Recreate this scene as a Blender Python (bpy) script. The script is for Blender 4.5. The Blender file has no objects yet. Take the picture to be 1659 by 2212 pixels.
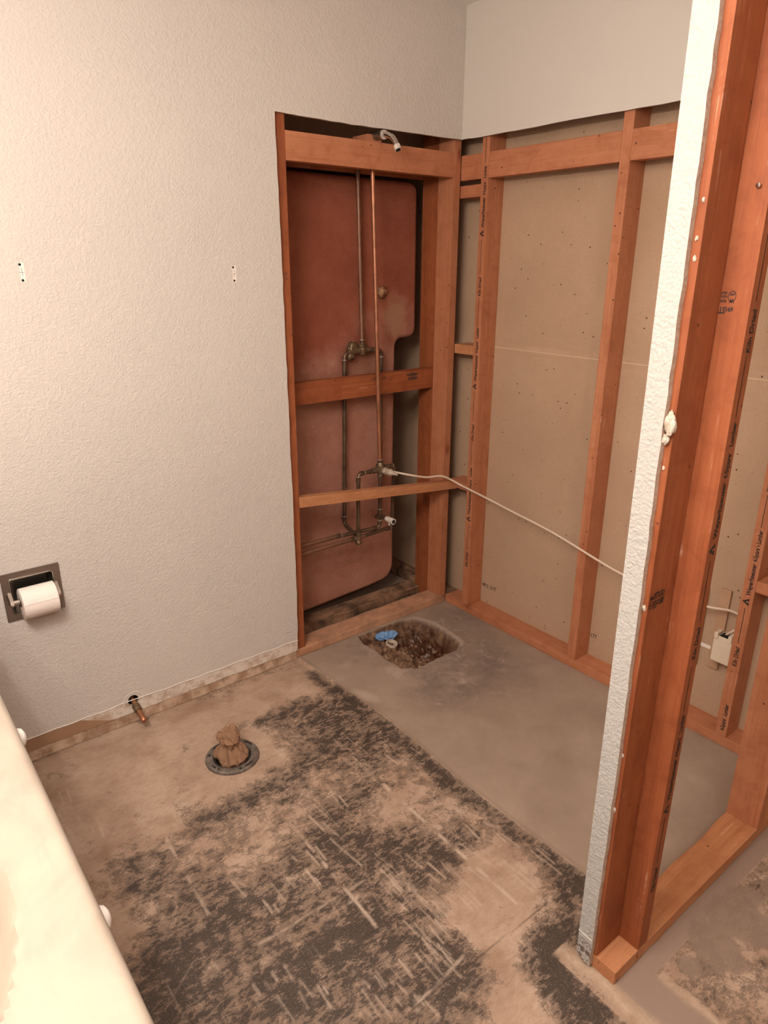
import bpy, bmesh, math, random
import numpy as np
from mathutils import Vector, Matrix, noise as mn

# ------------------------------------------------------------------ camera, world, lamps, exposure
sc = bpy.context.scene
COL = sc.collection
W_PX, H_PX = 1659, 2212
cam_pos = Vector((-2.1255, -2.1908, 1.5446))
yaw, pitch, roll, FPX = 0.6723, 0.3430, 0.0042, 1498.9
fwd = Vector((math.sin(yaw) * math.cos(pitch), math.cos(yaw) * math.cos(pitch), -math.sin(pitch)))
rgt = Vector((math.cos(yaw), -math.sin(yaw), 0))
upv = rgt.cross(fwd)
r2 = rgt * math.cos(roll) + upv * math.sin(roll)
u2 = -rgt * math.sin(roll) + upv * math.cos(roll)
cd = bpy.data.cameras.new('camera')
cam = bpy.data.objects.new('camera', cd)
COL.objects.link(cam)
M = Matrix((r2, u2, -fwd)).transposed().to_4x4()
M.translation = cam_pos
cam.matrix_world = M
cd.sensor_fit = 'HORIZONTAL'
cd.sensor_width = 36
cd.lens = FPX / W_PX * 36
cd.clip_start = 0.02
sc.camera = cam

wd = bpy.data.worlds.new('world')
sc.world = wd
wd.use_nodes = True
wd.node_tree.nodes['Background'].inputs[0].default_value = (1.0, 0.80, 0.62, 1)
wd.node_tree.nodes['Background'].inputs[1].default_value = 0.02

sc.view_settings.view_transform = 'Standard'
sc.view_settings.look = 'None'
sc.view_settings.gamma = 1
sc.view_settings.use_curve_mapping = False
sc.view_settings.exposure = 0.50
sc.cycles.use_denoising = True
sc.cycles.max_bounces = 8
sc.cycles.diffuse_bounces = 5
sc.cycles.glossy_bounces = 4
sc.cycles.caustics_reflective = False
sc.cycles.caustics_refractive = False
sc.cycles.sample_clamp_indirect = 4.0

LAMP_COL = (1.0, 0.885, 0.795)


def area(name, loc, size, power, target, sy=None, col=LAMP_COL):
    ld = bpy.data.lights.new(name, 'AREA')
    ld.energy = power
    ld.color = col
    ld.shape = 'RECTANGLE'
    ld.size = size
    ld.size_y = sy or size
    o = bpy.data.objects.new(name, ld)
    COL.objects.link(o)
    o.location = loc
    o.rotation_euler = (Vector(target) - Vector(loc)).to_track_quat('-Z', 'Y').to_euler()
    return o


def bulb_light(name, loc, power, r):
    ld = bpy.data.lights.new(name, 'POINT')
    ld.energy = power
    ld.color = LAMP_COL
    ld.shadow_soft_size = r
    o = bpy.data.objects.new(name, ld)
    COL.objects.link(o)
    o.location = loc
    return o


# the vanity lamps over the counter, then added lights: mirror stand-in and ceiling fill
for yy in (-1.12, -1.38, -1.64, -1.90):
    bulb_light('vanity_lamp', (-2.33, yy, 2.04), 8.0, 0.035)
for yy in (-1.20, -1.70):
    bulb_light('mirror_reflection_light', (-2.57, yy, 2.06), 7.5, 0.05)  # added lights in place of the vanity bulbs' reflection in a mirror
area('ceiling_fill', (-2.38, -1.62, 2.41), 0.34, 19, (-2.30, -1.62, 0), sy=0.7)  # added unseen fill light that evens out the wall brightness
area('ceiling_fill', (-1.85, -2.95, 2.41), 0.4, 11, (-1.6, -2.2, 0), sy=0.4)  # second added fill, far back, for flatter light on walls and partition

# ------------------------------------------------------------------ node helpers
class NT:
    def __init__(s, name):
        s.m = bpy.data.materials.new(name)
        s.m.use_nodes = True
        s.t = s.m.node_tree
        s.b = s.t.nodes['Principled BSDF']

    def n(s, ty, **kw):
        nd = s.t.nodes.new(ty)
        for k, v in kw.items():
            setattr(nd, k, v)
        return nd

    def put(s, sock, v):
        if isinstance(v, bpy.types.NodeSocket):
            s.t.links.new(v, sock)
        elif v is not None:
            if isinstance(v, (tuple, list)) and len(v) == 3 and sock.type == 'RGBA':
                v = (*v, 1)
            sock.default_value = v

    def coord(s, kind='Object', scale=(1, 1, 1), rnd=False):
        c = s.n('ShaderNodeTexCoord').outputs[kind]
        if rnd:
            oi = s.n('ShaderNodeObjectInfo').outputs['Random']
            cb = s.n('ShaderNodeCombineXYZ')
            m = s.math('MULTIPLY', oi, 37.0)
            for i in range(3):
                s.put(cb.inputs[i], m)
            a = s.n('ShaderNodeVectorMath', operation='ADD')
            s.put(a.inputs[0], c)
            s.put(a.inputs[1], cb.outputs[0])
            c = a.outputs[0]
        mp = s.n('ShaderNodeMapping')
        s.put(mp.inputs['Vector'], c)
        mp.inputs['Scale'].default_value = scale
        return mp.outputs[0]

    def noise(s, vec, scale=5, detail=4, rough=0.5, dist=0):
        nd = s.n('ShaderNodeTexNoise')
        s.put(nd.inputs['Vector'], vec)
        nd.inputs['Scale'].default_value = scale
        nd.inputs['Detail'].default_value = detail
        nd.inputs['Roughness'].default_value = rough
        nd.inputs['Distortion'].default_value = dist
        return nd.outputs[0]

    def voro(s, vec, scale=5, feature='F1', out='Distance', rand=1.0):
        nd = s.n('ShaderNodeTexVoronoi', feature=feature)
        s.put(nd.inputs['Vector'], vec)
        nd.inputs['Scale'].default_value = scale
        nd.inputs['Randomness'].default_value = rand
        return nd.outputs[out]

    def ramp(s, fac, stops, interp='LINEAR'):
        nd = s.n('ShaderNodeValToRGB')
        nd.color_ramp.interpolation = interp
        e = nd.color_ramp.elements
        while len(e) < len(stops):
            e.new(0.5)
        for i, (p, c) in enumerate(stops):
            e[i].position = p
            e[i].color = (*c, 1) if isinstance(c, (tuple, list)) else (c, c, c, 1)
        s.put(nd.inputs[0], fac)
        return nd.outputs[0]

    def mr(s, v, a, b, c=0.0, d=1.0):
        nd = s.n('ShaderNodeMapRange')
        nd.clamp = True
        s.put(nd.inputs[0], v)
        for i, x in enumerate((a, b, c, d)):
            nd.inputs[i + 1].default_value = x
        return nd.outputs[0]

    def math(s, op, a, b=None, clamp=False):
        nd = s.n('ShaderNodeMath', operation=op)
        nd.use_clamp = clamp
        s.put(nd.inputs[0], a)
        if b is not None:
            s.put(nd.inputs[1], b)
        return nd.outputs[0]

    def mix(s, f, a, b, mode='MIX'):
        nd = s.n('ShaderNodeMix', data_type='RGBA', blend_type=mode)
        s.put(nd.inputs['Factor'], f)
        s.put(nd.inputs['A'], a)
        s.put(nd.inputs['B'], b)
        return nd.outputs['Result']

    def xyz(s, vec):
        nd = s.n('ShaderNodeSeparateXYZ')
        s.put(nd.inputs[0], vec)
        return nd.outputs

    def bump(s, h, strength=0.3, dist=0.01, prev=None):
        nd = s.n('ShaderNodeBump')
        nd.inputs['Strength'].default_value = strength
        nd.inputs['Distance'].default_value = dist
        s.put(nd.inputs['Height'], h)
        if prev is not None:
            s.put(nd.inputs['Normal'], prev)
        return nd.outputs[0]

    def done(s, color=None, rough=0.6, metal=0.0, normal=None, spec=0.5):
        s.put(s.b.inputs['Base Color'], color)
        s.put(s.b.inputs['Roughness'], rough)
        s.put(s.b.inputs['Metallic'], metal)
        s.put(s.b.inputs['Specular IOR Level'], spec)
        if normal is not None:
            s.put(s.b.inputs['Normal'], normal)
        return s.m


def sr(r, g, b):
    def f(c):
        c /= 255
        return c / 12.92 if c <= 0.04045 else ((c + 0.055) / 1.055) ** 2.4
    return (f(r), f(g), f(b))


def mixc(a, b, t):
    return tuple(x * (1 - t) + y * t for x, y in zip(a, b))


# ------------------------------------------------------------------ materials
def wood(name, axis, light, mid, dark, holes=0.0, stain=None, stain_amt=0.0):
    s = NT(name)
    if axis == 'Z':
        g, k = (1, 1, 0.035), (1, 1, 0.55)
    elif axis == 'X':
        g, k = (0.035, 1, 1), (0.55, 1, 1)
    else:
        g, k = (1, 0.035, 1), (1, 0.55, 1)
    base = s.coord('Object', g, rnd=True)
    plain = s.coord('Object', (1, 1, 1), rnd=True)
    kn = s.coord('Object', k, rnd=True)
    n1 = s.noise(base, 30, 6, 0.68, 1.6)
    n2 = s.noise(base, 170, 4, 0.7, 0.3)
    n3 = s.noise(plain, 4.0, 3, 0.55)
    c = s.ramp(n1, [(0.22, dark), (0.45, mid), (0.62, mixc(mid, light, 0.6)), (0.8, light)])
    c = s.mix(s.mr(n2, 0.35, 0.70), c, s.mix(0.35, c, light))
    c = s.mix(s.mr(n2, 0.46, 0.30, 0, 0.55), c, mixc(dark, mid, 0.2))
    c = s.mix(s.mr(n3, 0.35, 0.75, 0, 0.35), c, mixc(dark, mid, 0.5))
    nb2 = s.noise(plain, 16, 5, 0.65, 0.6)
    c = s.mix(s.mr(nb2, 0.48, 0.68, 0, 0.65), c, mixc(dark, mid, 0.3))
    sc_ = s.noise(base, 70, 4, 0.75, 0.2)
    c = s.mix(s.math('MULTIPLY', s.mr(sc_, 0.60, 0.68, 0, 0.5), s.mr(nb2, 0.46, 0.38)), c, mixc(light, (0.75, 0.55, 0.42), 0.6))
    # latewood lines
    n4 = s.noise(base, 60, 2, 0.4, 2.5)
    ln = s.ramp(n4, [(0.47, 0.0), (0.49, 0.35), (0.51, 0.0)])
    c = s.mix(ln, c, mixc(dark, mid, 0.25))
    # knots
    v = s.voro(kn, 6.5)
    c = s.mix(s.mr(v, 0.095, 0.05, 0, 0.8), c, mixc(dark, (0.02, 0.008, 0.004), 0.55))
    c = s.mix(s.mr(v, 0.17, 0.09, 0, 0.4), c, dark)
    if holes:
        h = s.voro(plain, 26)
        sel = s.mr(s.noise(plain, 11, 0), 0.53, 0.55)
        hm = s.math('MULTIPLY', s.mr(h, 0.10, 0.06), sel)
        c = s.mix(s.math('MULTIPLY', hm, holes), c, (0.03, 0.012, 0.006))
    if stain is not None:
        f = s.mr(s.noise(plain, 9, 5, 0.65, 0.6), 0.42, 0.62, 0, stain_amt)
        c = s.mix(f, c, stain)
    nb = s.bump(n1, 0.12, 0.004)
    nb = s.bump(n2, 0.10, 0.002, nb)
    return s.done(c, s.mr(n2, 0.2, 0.8, 0.55, 0.75), 0, nb, 0.35)


def W3(name, light, mid, dark, **kw):
    return {a: wood(name + '_' + a.lower(), a, light, mid, dark, **kw) for a in 'XYZ'}


FIR = W3('fir', (0.51, 0.228, 0.120), (0.43, 0.165, 0.080), (0.29, 0.092, 0.040), holes=0.9)
REDFIR = W3('red_fir', (0.345, 0.110, 0.042), (0.265, 0.072, 0.024), (0.155, 0.036, 0.011), holes=0.7)
PALE = W3('pale_fir', (0.54, 0.27, 0.135), (0.45, 0.195, 0.088), (0.31, 0.110, 0.045), holes=0.8)
OLDW = W3('weathered_fir', (0.46, 0.28, 0.175), (0.31, 0.17, 0.10), (0.07, 0.03, 0.016), stain=(0.03, 0.018, 0.012), stain_amt=0.85)
PLATE = W3('plate_fir', (0.62, 0.36, 0.23), (0.50, 0.26, 0.15), (0.30, 0.13, 0.07), stain=(0.22, 0.13, 0.085), stain_amt=0.55)


def drywall_mat():
    s = NT('textured_wall_paint')
    o = s.coord('Object')
    X = s.xyz(o)
    n1 = s.noise(o, 150, 1, 0.5, 0.1)
    n2 = s.noise(o, 72, 1, 0.5, 0.2)
    n3 = s.noise(o, 2.0, 3, 0.5)
    c = s.mix(s.mr(n3, 0.3, 0.7), (0.555, 0.515, 0.48), (0.59, 0.55, 0.51))
    # bare strip where the baseboard was pulled off: pale compound, brown paper towards the vanity
    wob = s.math('MULTIPLY', s.math('SUBTRACT', s.noise(o, 14, 2), 0.5), 0.010)
    low = s.mr(s.math('ADD', X[2], wob), 0.090, 0.086)
    paper = s.mr(s.math('ADD', X[0], s.math('MULTIPLY', X[2], 2.2)), -1.50, -1.506)
    bare = s.mix(paper, s.mix(s.mr(s.noise(o, 25, 5, 0.7), 0.45, 0.62), (0.66, 0.60, 0.53), (0.45, 0.33, 0.25)), (0.33, 0.20, 0.12))
    c = s.mix(low, c, bare)
    hgt = s.math('ADD', s.mr(n1, 0.38, 0.66), s.math('MULTIPLY', s.mr(n2, 0.4, 0.65), 0.9))
    hgt = s.math('MULTIPLY', hgt, s.math('SUBTRACT', 1.0, low))
    return s.done(c, 0.62, 0, s.bump(hgt, 0.28, 0.0024), 0.3)


def upper_mat():
    s = NT('smooth_wall_paint')
    o = s.coord('Object')
    n1 = s.noise(o, 60, 3, 0.5)
    return s.done((0.62, 0.585, 0.54), 0.7, 0, s.bump(n1, 0.08, 0.002), 0.3)


def strip_mat():
    s = NT('white_textured_paint')
    o = s.coord('Object')
    n1 = s.noise(o, 165, 1, 0.5, 0.1)
    n2 = s.noise(o, 85, 1, 0.5, 0.2)
    X = s.xyz(o)
    dmg = s.math('MULTIPLY', s.mr(X[2], 0.075, 0.04), s.mr(s.noise(o, 60, 4, 0.7), 0.46, 0.52))
    c = s.mix(dmg, (0.45, 0.437, 0.415), (0.16, 0.12, 0.10))
    hgt = s.math('ADD', s.mr(n1, 0.35, 0.7), s.mr(n2, 0.4, 0.65))
    return s.done(c, 0.6, 0, s.bump(hgt, 0.38, 0.0022), 0.3)


def gyp_edge_mat():
    s = NT('gypsum_edge')
    o = s.coord('Object')
    n = s.noise(o, 120, 4, 0.6)
    c = s.mix(s.mr(n, 0.4, 0.7), (0.50, 0.40, 0.33), (0.36, 0.25, 0.19))
    return s.done(c, 0.9, 0, s.bump(n, 0.5, 0.003), 0.1)


def kraft_mat():
    s = NT('kraft_paper_backing')
    o = s.coord('Object')
    X = s.xyz(o)
    n = s.noise(o, 3, 4, 0.55)
    n2 = s.noise(o, 160, 2, 0.5)
    c = s.mix(s.mr(n, 0.3, 0.7), (0.41, 0.278, 0.188), (0.47, 0.33, 0.228))
    c = s.mix(s.mr(n2, 0.3, 0.8, 0, 0.3), c, (0.34, 0.22, 0.135))
    # dark flecks in the paper
    for scl, a, b, amt in ((30, 0.11, 0.06, 0.95), (75, 0.13, 0.07, 0.7)):
        v = s.voro(o, scl)
        sel = s.mr(s.noise(o, scl * 0.42, 0), 0.52, 0.54)
        c = s.mix(s.math('MULTIPLY', s.math('MULTIPLY', s.mr(v, a, b), sel), amt), c, (0.05, 0.022, 0.012))
    # sheet joint at 1.22 m: pale line with dusty smears along it
    zz = s.math('ADD', X[2], s.math('MULTIPLY', s.math('SUBTRACT', s.noise(o, 5, 1), 0.5), 0.002))
    d = s.math('ABSOLUTE', s.math('SUBTRACT', zz, 1.2195))
    c = s.mix(s.mr(d, 0.0022, 0.0009, 0, 0.85), c, (0.62, 0.47, 0.33))
    band = s.coord('Object', (1, 0.12, 1))
    sm = s.math('MULTIPLY', s.mr(d, 0.09, 0.0), s.mr(s.noise(band, 30, 3, 0.6), 0.5, 0.7))
    c = s.mix(s.math('MULTIPLY', sm, 0.5), c, (0.54, 0.37, 0.25))
    return s.done(c, 0.85, 0, s.bump(n2, 0.1, 0.002), 0.2)


def unit_mat():
    s = NT('sprayed_fibreglass')
    o = s.coord('Object')
    X = s.xyz(o)
    n1 = s.noise(o, 75, 6, 0.75, 0.8)
    n2 = s.noise(o, 5.5, 4, 0.6)
    n3 = s.noise(o, 240, 3, 0.7, 1.5)
    n5 = s.noise(o, 2.6, 3, 0.5)
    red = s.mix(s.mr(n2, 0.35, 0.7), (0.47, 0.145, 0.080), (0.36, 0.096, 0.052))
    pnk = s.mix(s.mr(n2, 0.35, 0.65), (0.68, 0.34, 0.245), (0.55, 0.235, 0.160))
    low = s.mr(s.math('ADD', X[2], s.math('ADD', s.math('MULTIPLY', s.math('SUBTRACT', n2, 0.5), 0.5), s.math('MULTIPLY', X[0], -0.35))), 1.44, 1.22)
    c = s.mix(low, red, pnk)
    # tan resin patches near the soap shelf and the pipe collar
    def blob(x, z, r, amt, col, c, sx=1.0):
        dx = s.math('MULTIPLY', s.math('SUBTRACT', X[0], x), sx)
        dz = s.math('SUBTRACT', X[2], z)
        d = s.math('SQRT', s.math('ADD', s.math('MULTIPLY', dx, dx), s.math('MULTIPLY', dz, dz)))
        d = s.math('ADD', d, s.math('MULTIPLY', s.math('SUBTRACT', s.noise(o, 22, 4, 0.65), 0.5), r * 0.9))
        return s.mix(s.mr(d, r, r * 0.55, 0, amt), c, col)
    c = blob(-0.17, 1.33, 0.115, 0.8, (0.60, 0.33, 0.20), c, 1.6)
    c = blob(-0.33, 1.10, 0.13, 0.5, (0.42, 0.22, 0.14), c)
    c = blob(-0.245, 1.43, 0.035, 0.8, (0.10, 0.05, 0.035), c)
    c = s.mix(s.mr(n1, 0.55, 0.75, 0, 0.55), c, (0.46, 0.20, 0.115))
    c = s.mix(s.mr(n3, 0.46, 0.30, 0, 0.6), c, (0.20, 0.058, 0.036))
    h = s.math('ADD', n1, s.math('MULTIPLY', n3, 0.7))
    return s.done(c, 0.55, 0, s.bump(h, 0.9, 0.010), 0.35)


def simple(name, col, rough=0.5, metal=0.0, bscale=0, bstr=0.2, var=None, vscale=20, spec=0.5):
    s = NT(name)
    c = col
    nrm = None
    o = s.coord('Object')
    if var is not None:
        c = s.mix(s.mr(s.noise(o, vscale, 4, 0.65), 0.38, 0.62), col, var)
    if bscale:
        nrm = s.bump(s.noise(o, bscale, 4, 0.6), bstr, 0.003)
    return s.done(c, rough, metal, nrm, spec)


def marble_mat():
    s = NT('cultured_marble')
    o = s.coord('Object', (1.0, 0.55, 1))
    n = s.noise(o, 4.5, 5, 0.55, 2.0)
    n2 = s.noise(o, 13, 4, 0.6, 1.2)
    c = s.ramp(n, [(0.34, (0.31, 0.25, 0.205)), (0.5, (0.38, 0.325, 0.265)), (0.66, (0.41, 0.355, 0.285))])
    c = s.mix(s.mr(n2, 0.56, 0.72, 0, 0.5), c, (0.33, 0.27, 0.23))
    return s.done(c, 0.3, 0, None, 0.5)


MAT = dict(
    wall=drywall_mat(), upper=upper_mat(), strip=strip_mat(), edge=gyp_edge_mat(), kraft=kraft_mat(), unit=unit_mat(),
    copper=simple('tarnished_copper', (0.27, 0.13, 0.08), 0.48, 0.5, 60, 0.1, (0.16, 0.085, 0.055), 14),
    brightcopper=simple('copper', (0.50, 0.21, 0.115), 0.42, 0.7, 60, 0.1, (0.28, 0.13, 0.075), 9),
    darkpipe=simple('blackened_copper', (0.075, 0.048, 0.032), 0.40, 0.5, 80, 0.2, (0.15, 0.088, 0.052), 22),
    brass=simple('dull_brass', (0.24, 0.17, 0.10), 0.45, 0.7, 90, 0.3, (0.11, 0.075, 0.045), 60),
    solder=simple('solder', (0.62, 0.57, 0.50), 0.35, 0.6),
    corroded=simple('mineral_crusted_metal', (0.62, 0.54, 0.45), 0.55, 0.3, 160, 0.6, (0.32, 0.24, 0.18), 90),
    tape=simple('white_thread_tape', (0.72, 0.66, 0.60), 0.6, 0, 200, 0.6, (0.50, 0.43, 0.37), 120),
    chrome=simple('chrome', (0.60, 0.55, 0.51), 0.16, 1.0),
    satin=simple('brushed_steel', (0.36, 0.32, 0.29), 0.30, 0.95),
    pipein=simple('pipe_bore', (0.012, 0.009, 0.007), 0.9),
    cable=simple('cable_sheath', (0.66, 0.53, 0.42), 0.55),
    plastic=simple('cream_plastic', (0.70, 0.60, 0.47), 0.45, 0, 30, 0.1),
    ink=simple('black_ink', (0.016, 0.009, 0.007), 0.7),
    inkfade=simple('faded_ink', (0.07, 0.03, 0.018), 0.8),
    paper=simple('tissue_paper', (0.84, 0.76, 0.71), 0.95, 0, 90, 0.5),
    card=simple('cardboard_core', (0.40, 0.27, 0.18), 0.9),
    marble=marble_mat(), plug=simple('dark_hole', (0.01, 0.008, 0.007), 0.95),
    patch=simple('unpainted_patch', (0.80, 0.74, 0.68), 0.8),
    porcelain=simple('porcelain', (0.82, 0.78, 0.74), 0.15),
    cabinet=simple('cabinet_wood', (0.33, 0.17, 0.08), 0.4),
    ceiling=simple('ceiling_paint', (0.85, 0.82, 0.78), 0.9),
    cast=simple('cast_metal', (0.13, 0.115, 0.10), 0.45, 0.6, 120, 0.3, (0.26, 0.22, 0.19), 40),
    rag=simple('brown_rag', (0.25, 0.135, 0.078), 0.95, 0, 170, 0.5, (0.27, 0.15, 0.085), 16),
    bluerag=simple('blue_rag', (0.13, 0.27, 0.52), 0.95, 0, 170, 0.5, (0.20, 0.36, 0.62), 25),
    foam=simple('plaster_lump', (0.62, 0.54, 0.46), 0.9, 0, 60, 0.8, (0.40, 0.30, 0.22), 50),
    stone=simple('muddy_stone', (0.20, 0.115, 0.065), 0.7, 0, 90, 0.6, (0.36, 0.24, 0.16), 40),
    lath=simple('lath_wood', (0.46, 0.29, 0.18), 0.8, 0, 40, 0.2, (0.40, 0.24, 0.145), 6),
    dirt=simple('dusty_board', (0.56, 0.42, 0.31), 0.9, 0, 60, 0.5, (0.30, 0.19, 0.12), 18),
    resin=simple('tan_resin', (0.42, 0.235, 0.125), 0.6, 0, 110, 0.8, (0.16, 0.075, 0.04), 45),
    lampglass=simple('opal_glass', (0.9, 0.85, 0.78), 0.3),
)


# ------------------------------------------------------------------ object helpers
def link(name, me, mats, parent=None, origin=None, smooth=False, label=None, cat=None, group=None, kind=None):
    """me holds world coordinates; the object's origin goes to `origin` (default: middle of its base)."""
    n = len(me.vertices)
    co = np.empty(n * 3, dtype=np.float32)
    me.vertices.foreach_get('co', co)
    co = co.reshape(-1, 3)
    if origin is None:
        mn_, mx_ = co.min(0), co.max(0)
        origin = ((mn_[0] + mx_[0]) / 2, (mn_[1] + mx_[1]) / 2, mn_[2])
    co -= np.array(origin, dtype=np.float32)
    me.vertices.foreach_set('co', co.ravel())
    if not isinstance(mats, (list, tuple)):
        mats = [mats]
    for m in mats:
        me.materials.append(m)
    if smooth:
        me.polygons.foreach_set('use_smooth', [True] * len(me.polygons))
        if smooth == 'auto':
            try:
                me.set_sharp_from_angle(angle=math.radians(38))
            except Exception:
                pass
    me.update()
    o = bpy.data.objects.new(name, me)
    COL.objects.link(o)
    if parent is not None:
        o.parent = parent
        o.location = Vector(origin) - parent['_w'] if False else Vector(origin) - WPOS[parent.name]
    else:
        o.location = origin
    WPOS[o.name] = Vector(origin)
    tag(o, label, cat, group, kind)
    return o


WPOS = {}


def tag(o, label=None, cat=None, group=None, kind=None):
    if label:
        o['label'] = label
    if cat:
        o['category'] = cat
    if group:
        o['group'] = group
    if kind:
        o['kind'] = kind
    return o


def empty(name, loc, label=None, cat=None, group=None, kind=None):
    o = bpy.data.objects.new(name, None)
    COL.objects.link(o)
    o.location = loc
    o.empty_display_size = 0.05
    WPOS[o.name] = Vector(loc)
    return tag(o, label, cat, group, kind)


def bm_mesh(bm, name):
    bmesh.ops.recalc_face_normals(bm, faces=bm.faces)
    me = bpy.data.meshes.new(name)
    bm.to_mesh(me)
    bm.free()
    return me


def box_bm(a, b, bev=0.0015, segs=None):
    """axis-aligned box; segs = (axis, n) cuts it along an axis."""
    bm = bmesh.new()
    lo = [min(a[i], b[i]) for i in range(3)]
    hi = [max(a[i], b[i]) for i in range(3)]
    r = bmesh.ops.create_cube(bm, size=1)
    for v in bm.verts:
        v.co = Vector([lo[i] + (v.co[i] + 0.5) * (hi[i] - lo[i]) for i in range(3)])
    if bev:
        bmesh.ops.bevel(bm, geom=list(bm.edges), offset=bev, segments=2, affect='EDGES', profile=0.6)
    if segs:
        ax, n = segs
        for i in range(1, n):
            p = [0, 0, 0]
            p[ax] = lo[ax] + (hi[ax] - lo[ax]) * i / n
            nr = [0, 0, 0]
            nr[ax] = 1
            bmesh.ops.bisect_plane(bm, geom=list(bm.verts) + list(bm.edges) + list(bm.faces), plane_co=p, plane_no=nr)
    return bm


def box(name, a, b, mat, parent=None, bev=0.0015, deform=None, segs=None, **kw):
    bm = box_bm(a, b, bev, segs)
    if deform:
        for v in bm.verts:
            v.co = deform(v.co.copy())
    return link(name, bm_mesh(bm, name), mat, parent, **kw)


def tube_bm(pts, r, n=12, fillet=0.0, bm=None, caps=True, radii=None):
    own = bm is None
    bm = bm or bmesh.new()
    P = [Vector(p) for p in pts]
    if fillet and len(P) > 2:
        Q = [P[0]]
        for i in range(1, len(P) - 1):
            a, b, c = P[i - 1], P[i], P[i + 1]
            d1, d2 = (a - b).normalized(), (c - b).normalized()
            f = min(fillet, (a - b).length * 0.49, (c - b).length * 0.49)
            for k in range(7):
                t = k / 6
                Q.append((1 - t) ** 2 * (b + d1 * f) + 2 * t * (1 - t) * b + t * t * (b + d2 * f))
        Q.append(P[-1])
        P = Q
    rings = []
    t0 = (P[1] - P[0]).normalized()
    nrm = t0.orthogonal().normalized()
    for i, p in enumerate(P):
        if i == 0:
            t = t0
        elif i == len(P) - 1:
            t = (P[i] - P[i - 1]).normalized()
        else:
            t = ((P[i + 1] - P[i]).normalized() + (P[i] - P[i - 1]).normalized()).normalized()
        nrm = (nrm - t * nrm.dot(t)).normalized()
        bi = t.cross(nrm)
        rr = radii[i] if radii else r
        rings.append([bm.verts.new(p + (nrm * math.cos(2 * math.pi * k / n) + bi * math.sin(2 * math.pi * k / n)) * rr) for k in range(n)])
    for a, b in zip(rings, rings[1:]):
        for k in range(n):
            bm.faces.new((a[k], a[(k + 1) % n], b[(k + 1) % n], b[k]))
    if caps:
        bm.faces.new(rings[0][::-1])
        bm.faces.new(rings[-1])
    return bm


def tube(name, pts, r, mat, parent=None, fillet=0.0, n=14, radii=None, caps=True, **kw):
    return link(name, bm_mesh(tube_bm(pts, r, n, fillet, radii=radii, caps=caps), name), mat, parent, smooth='auto', **kw)


def lathe(name, prof, c, axis, mat, parent=None, n=32, **kw):
    """prof: (radius, height along axis) pairs."""
    bm = bmesh.new()
    ax = Vector(axis).normalized()
    u = ax.orthogonal().normalized()
    v = ax.cross(u)
    c = Vector(c)
    rings = []
    for r, h in prof:
        if r < 1e-6:
            rings.append([bm.verts.new(c + ax * h)])
        else:
            rings.append([bm.verts.new(c + ax * h + (u * math.cos(2 * math.pi * k / n) + v * math.sin(2 * math.pi * k / n)) * r) for k in range(n)])
    for a, b in zip(rings, rings[1:]):
        if len(a) == 1 and len(b) == 1:
            continue
        for k in range(n):
            if len(a) == 1:
                bm.faces.new((a[0], b[k], b[(k + 1) % n]))
            elif len(b) == 1:
                bm.faces.new((a[k], a[(k + 1) % n], b[0]))
            else:
                bm.faces.new((a[k], a[(k + 1) % n], b[(k + 1) % n], b[k]))
    return link(name, bm_mesh(bm, name), mat, parent, smooth='auto', **kw)


def plate2d(name, outlines, thick, frame, mat, parent=None, **kw):
    """filled 2D outlines (first outer, then holes) extruded `thick` along the frame's normal.
    frame = (origin, u, v): point = origin + x*u + y*v, thickness towards u x v."""
    cu = bpy.data.curves.new(name, 'CURVE')
    cu.dimensions = '2D'
    cu.fill_mode = 'BOTH'
    cu.extrude = thick / 2
    for pts in outlines:
        sp = cu.splines.new('POLY')
        sp.points.add(len(pts) - 1)
        for i, (x, y) in enumerate(pts):
            sp.points[i].co = (x, y, 0, 1)
        sp.use_cyclic_u = True
    tmp = bpy.data.objects.new('tmp', cu)
    COL.objects.link(tmp)
    me = bpy.data.meshes.new_from_object(tmp.evaluated_get(bpy.context.evaluated_depsgraph_get()))
    bpy.data.objects.remove(tmp)
    bpy.data.curves.remove(cu)
    O, u, v = (Vector(a) for a in frame)
    w = u.cross(v)
    for vt in me.vertices:
        x, y, z = vt.co
        vt.co = O + u * x + v * y + w * (z + thick / 2)
    me.name = name
    me.materials.clear()
    return link(name, me, mat, parent, **kw)


def text(name, s, size, origin, u, v, mat, parent, bold=0.0, sx=1.0, align='LEFT'):
    cu = bpy.data.curves.new(name, 'FONT')
    cu.body = s
    cu.size = size
    cu.offset = bold
    cu.extrude = 0.0
    cu.align_x = align
    cu.resolution_u = 3
    tmp = bpy.data.objects.new('tmp', cu)
    COL.objects.link(tmp)
    me = bpy.data.meshes.new_from_object(tmp.evaluated_get(bpy.context.evaluated_depsgraph_get()))
    bpy.data.objects.remove(tmp)
    bpy.data.curves.remove(cu)
    O, u, v = Vector(origin), Vector(u), Vector(v)
    w = u.cross(v)
    for vt in me.vertices:
        x, y, z = vt.co
        vt.co = O + u * x * sx + v * y + w * 0.0004
    me.name = name
    me.materials.clear()
    return link(name, me, mat, parent)


def merge(objs_meshes, name):
    """join several meshes (world coords) into one"""
    bm = bmesh.new()
    for me in objs_meshes:
        bm.from_mesh(me)
    out = bpy.data.meshes.new(name)
    bm.to_mesh(out)
    bm.free()
    return out


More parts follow.
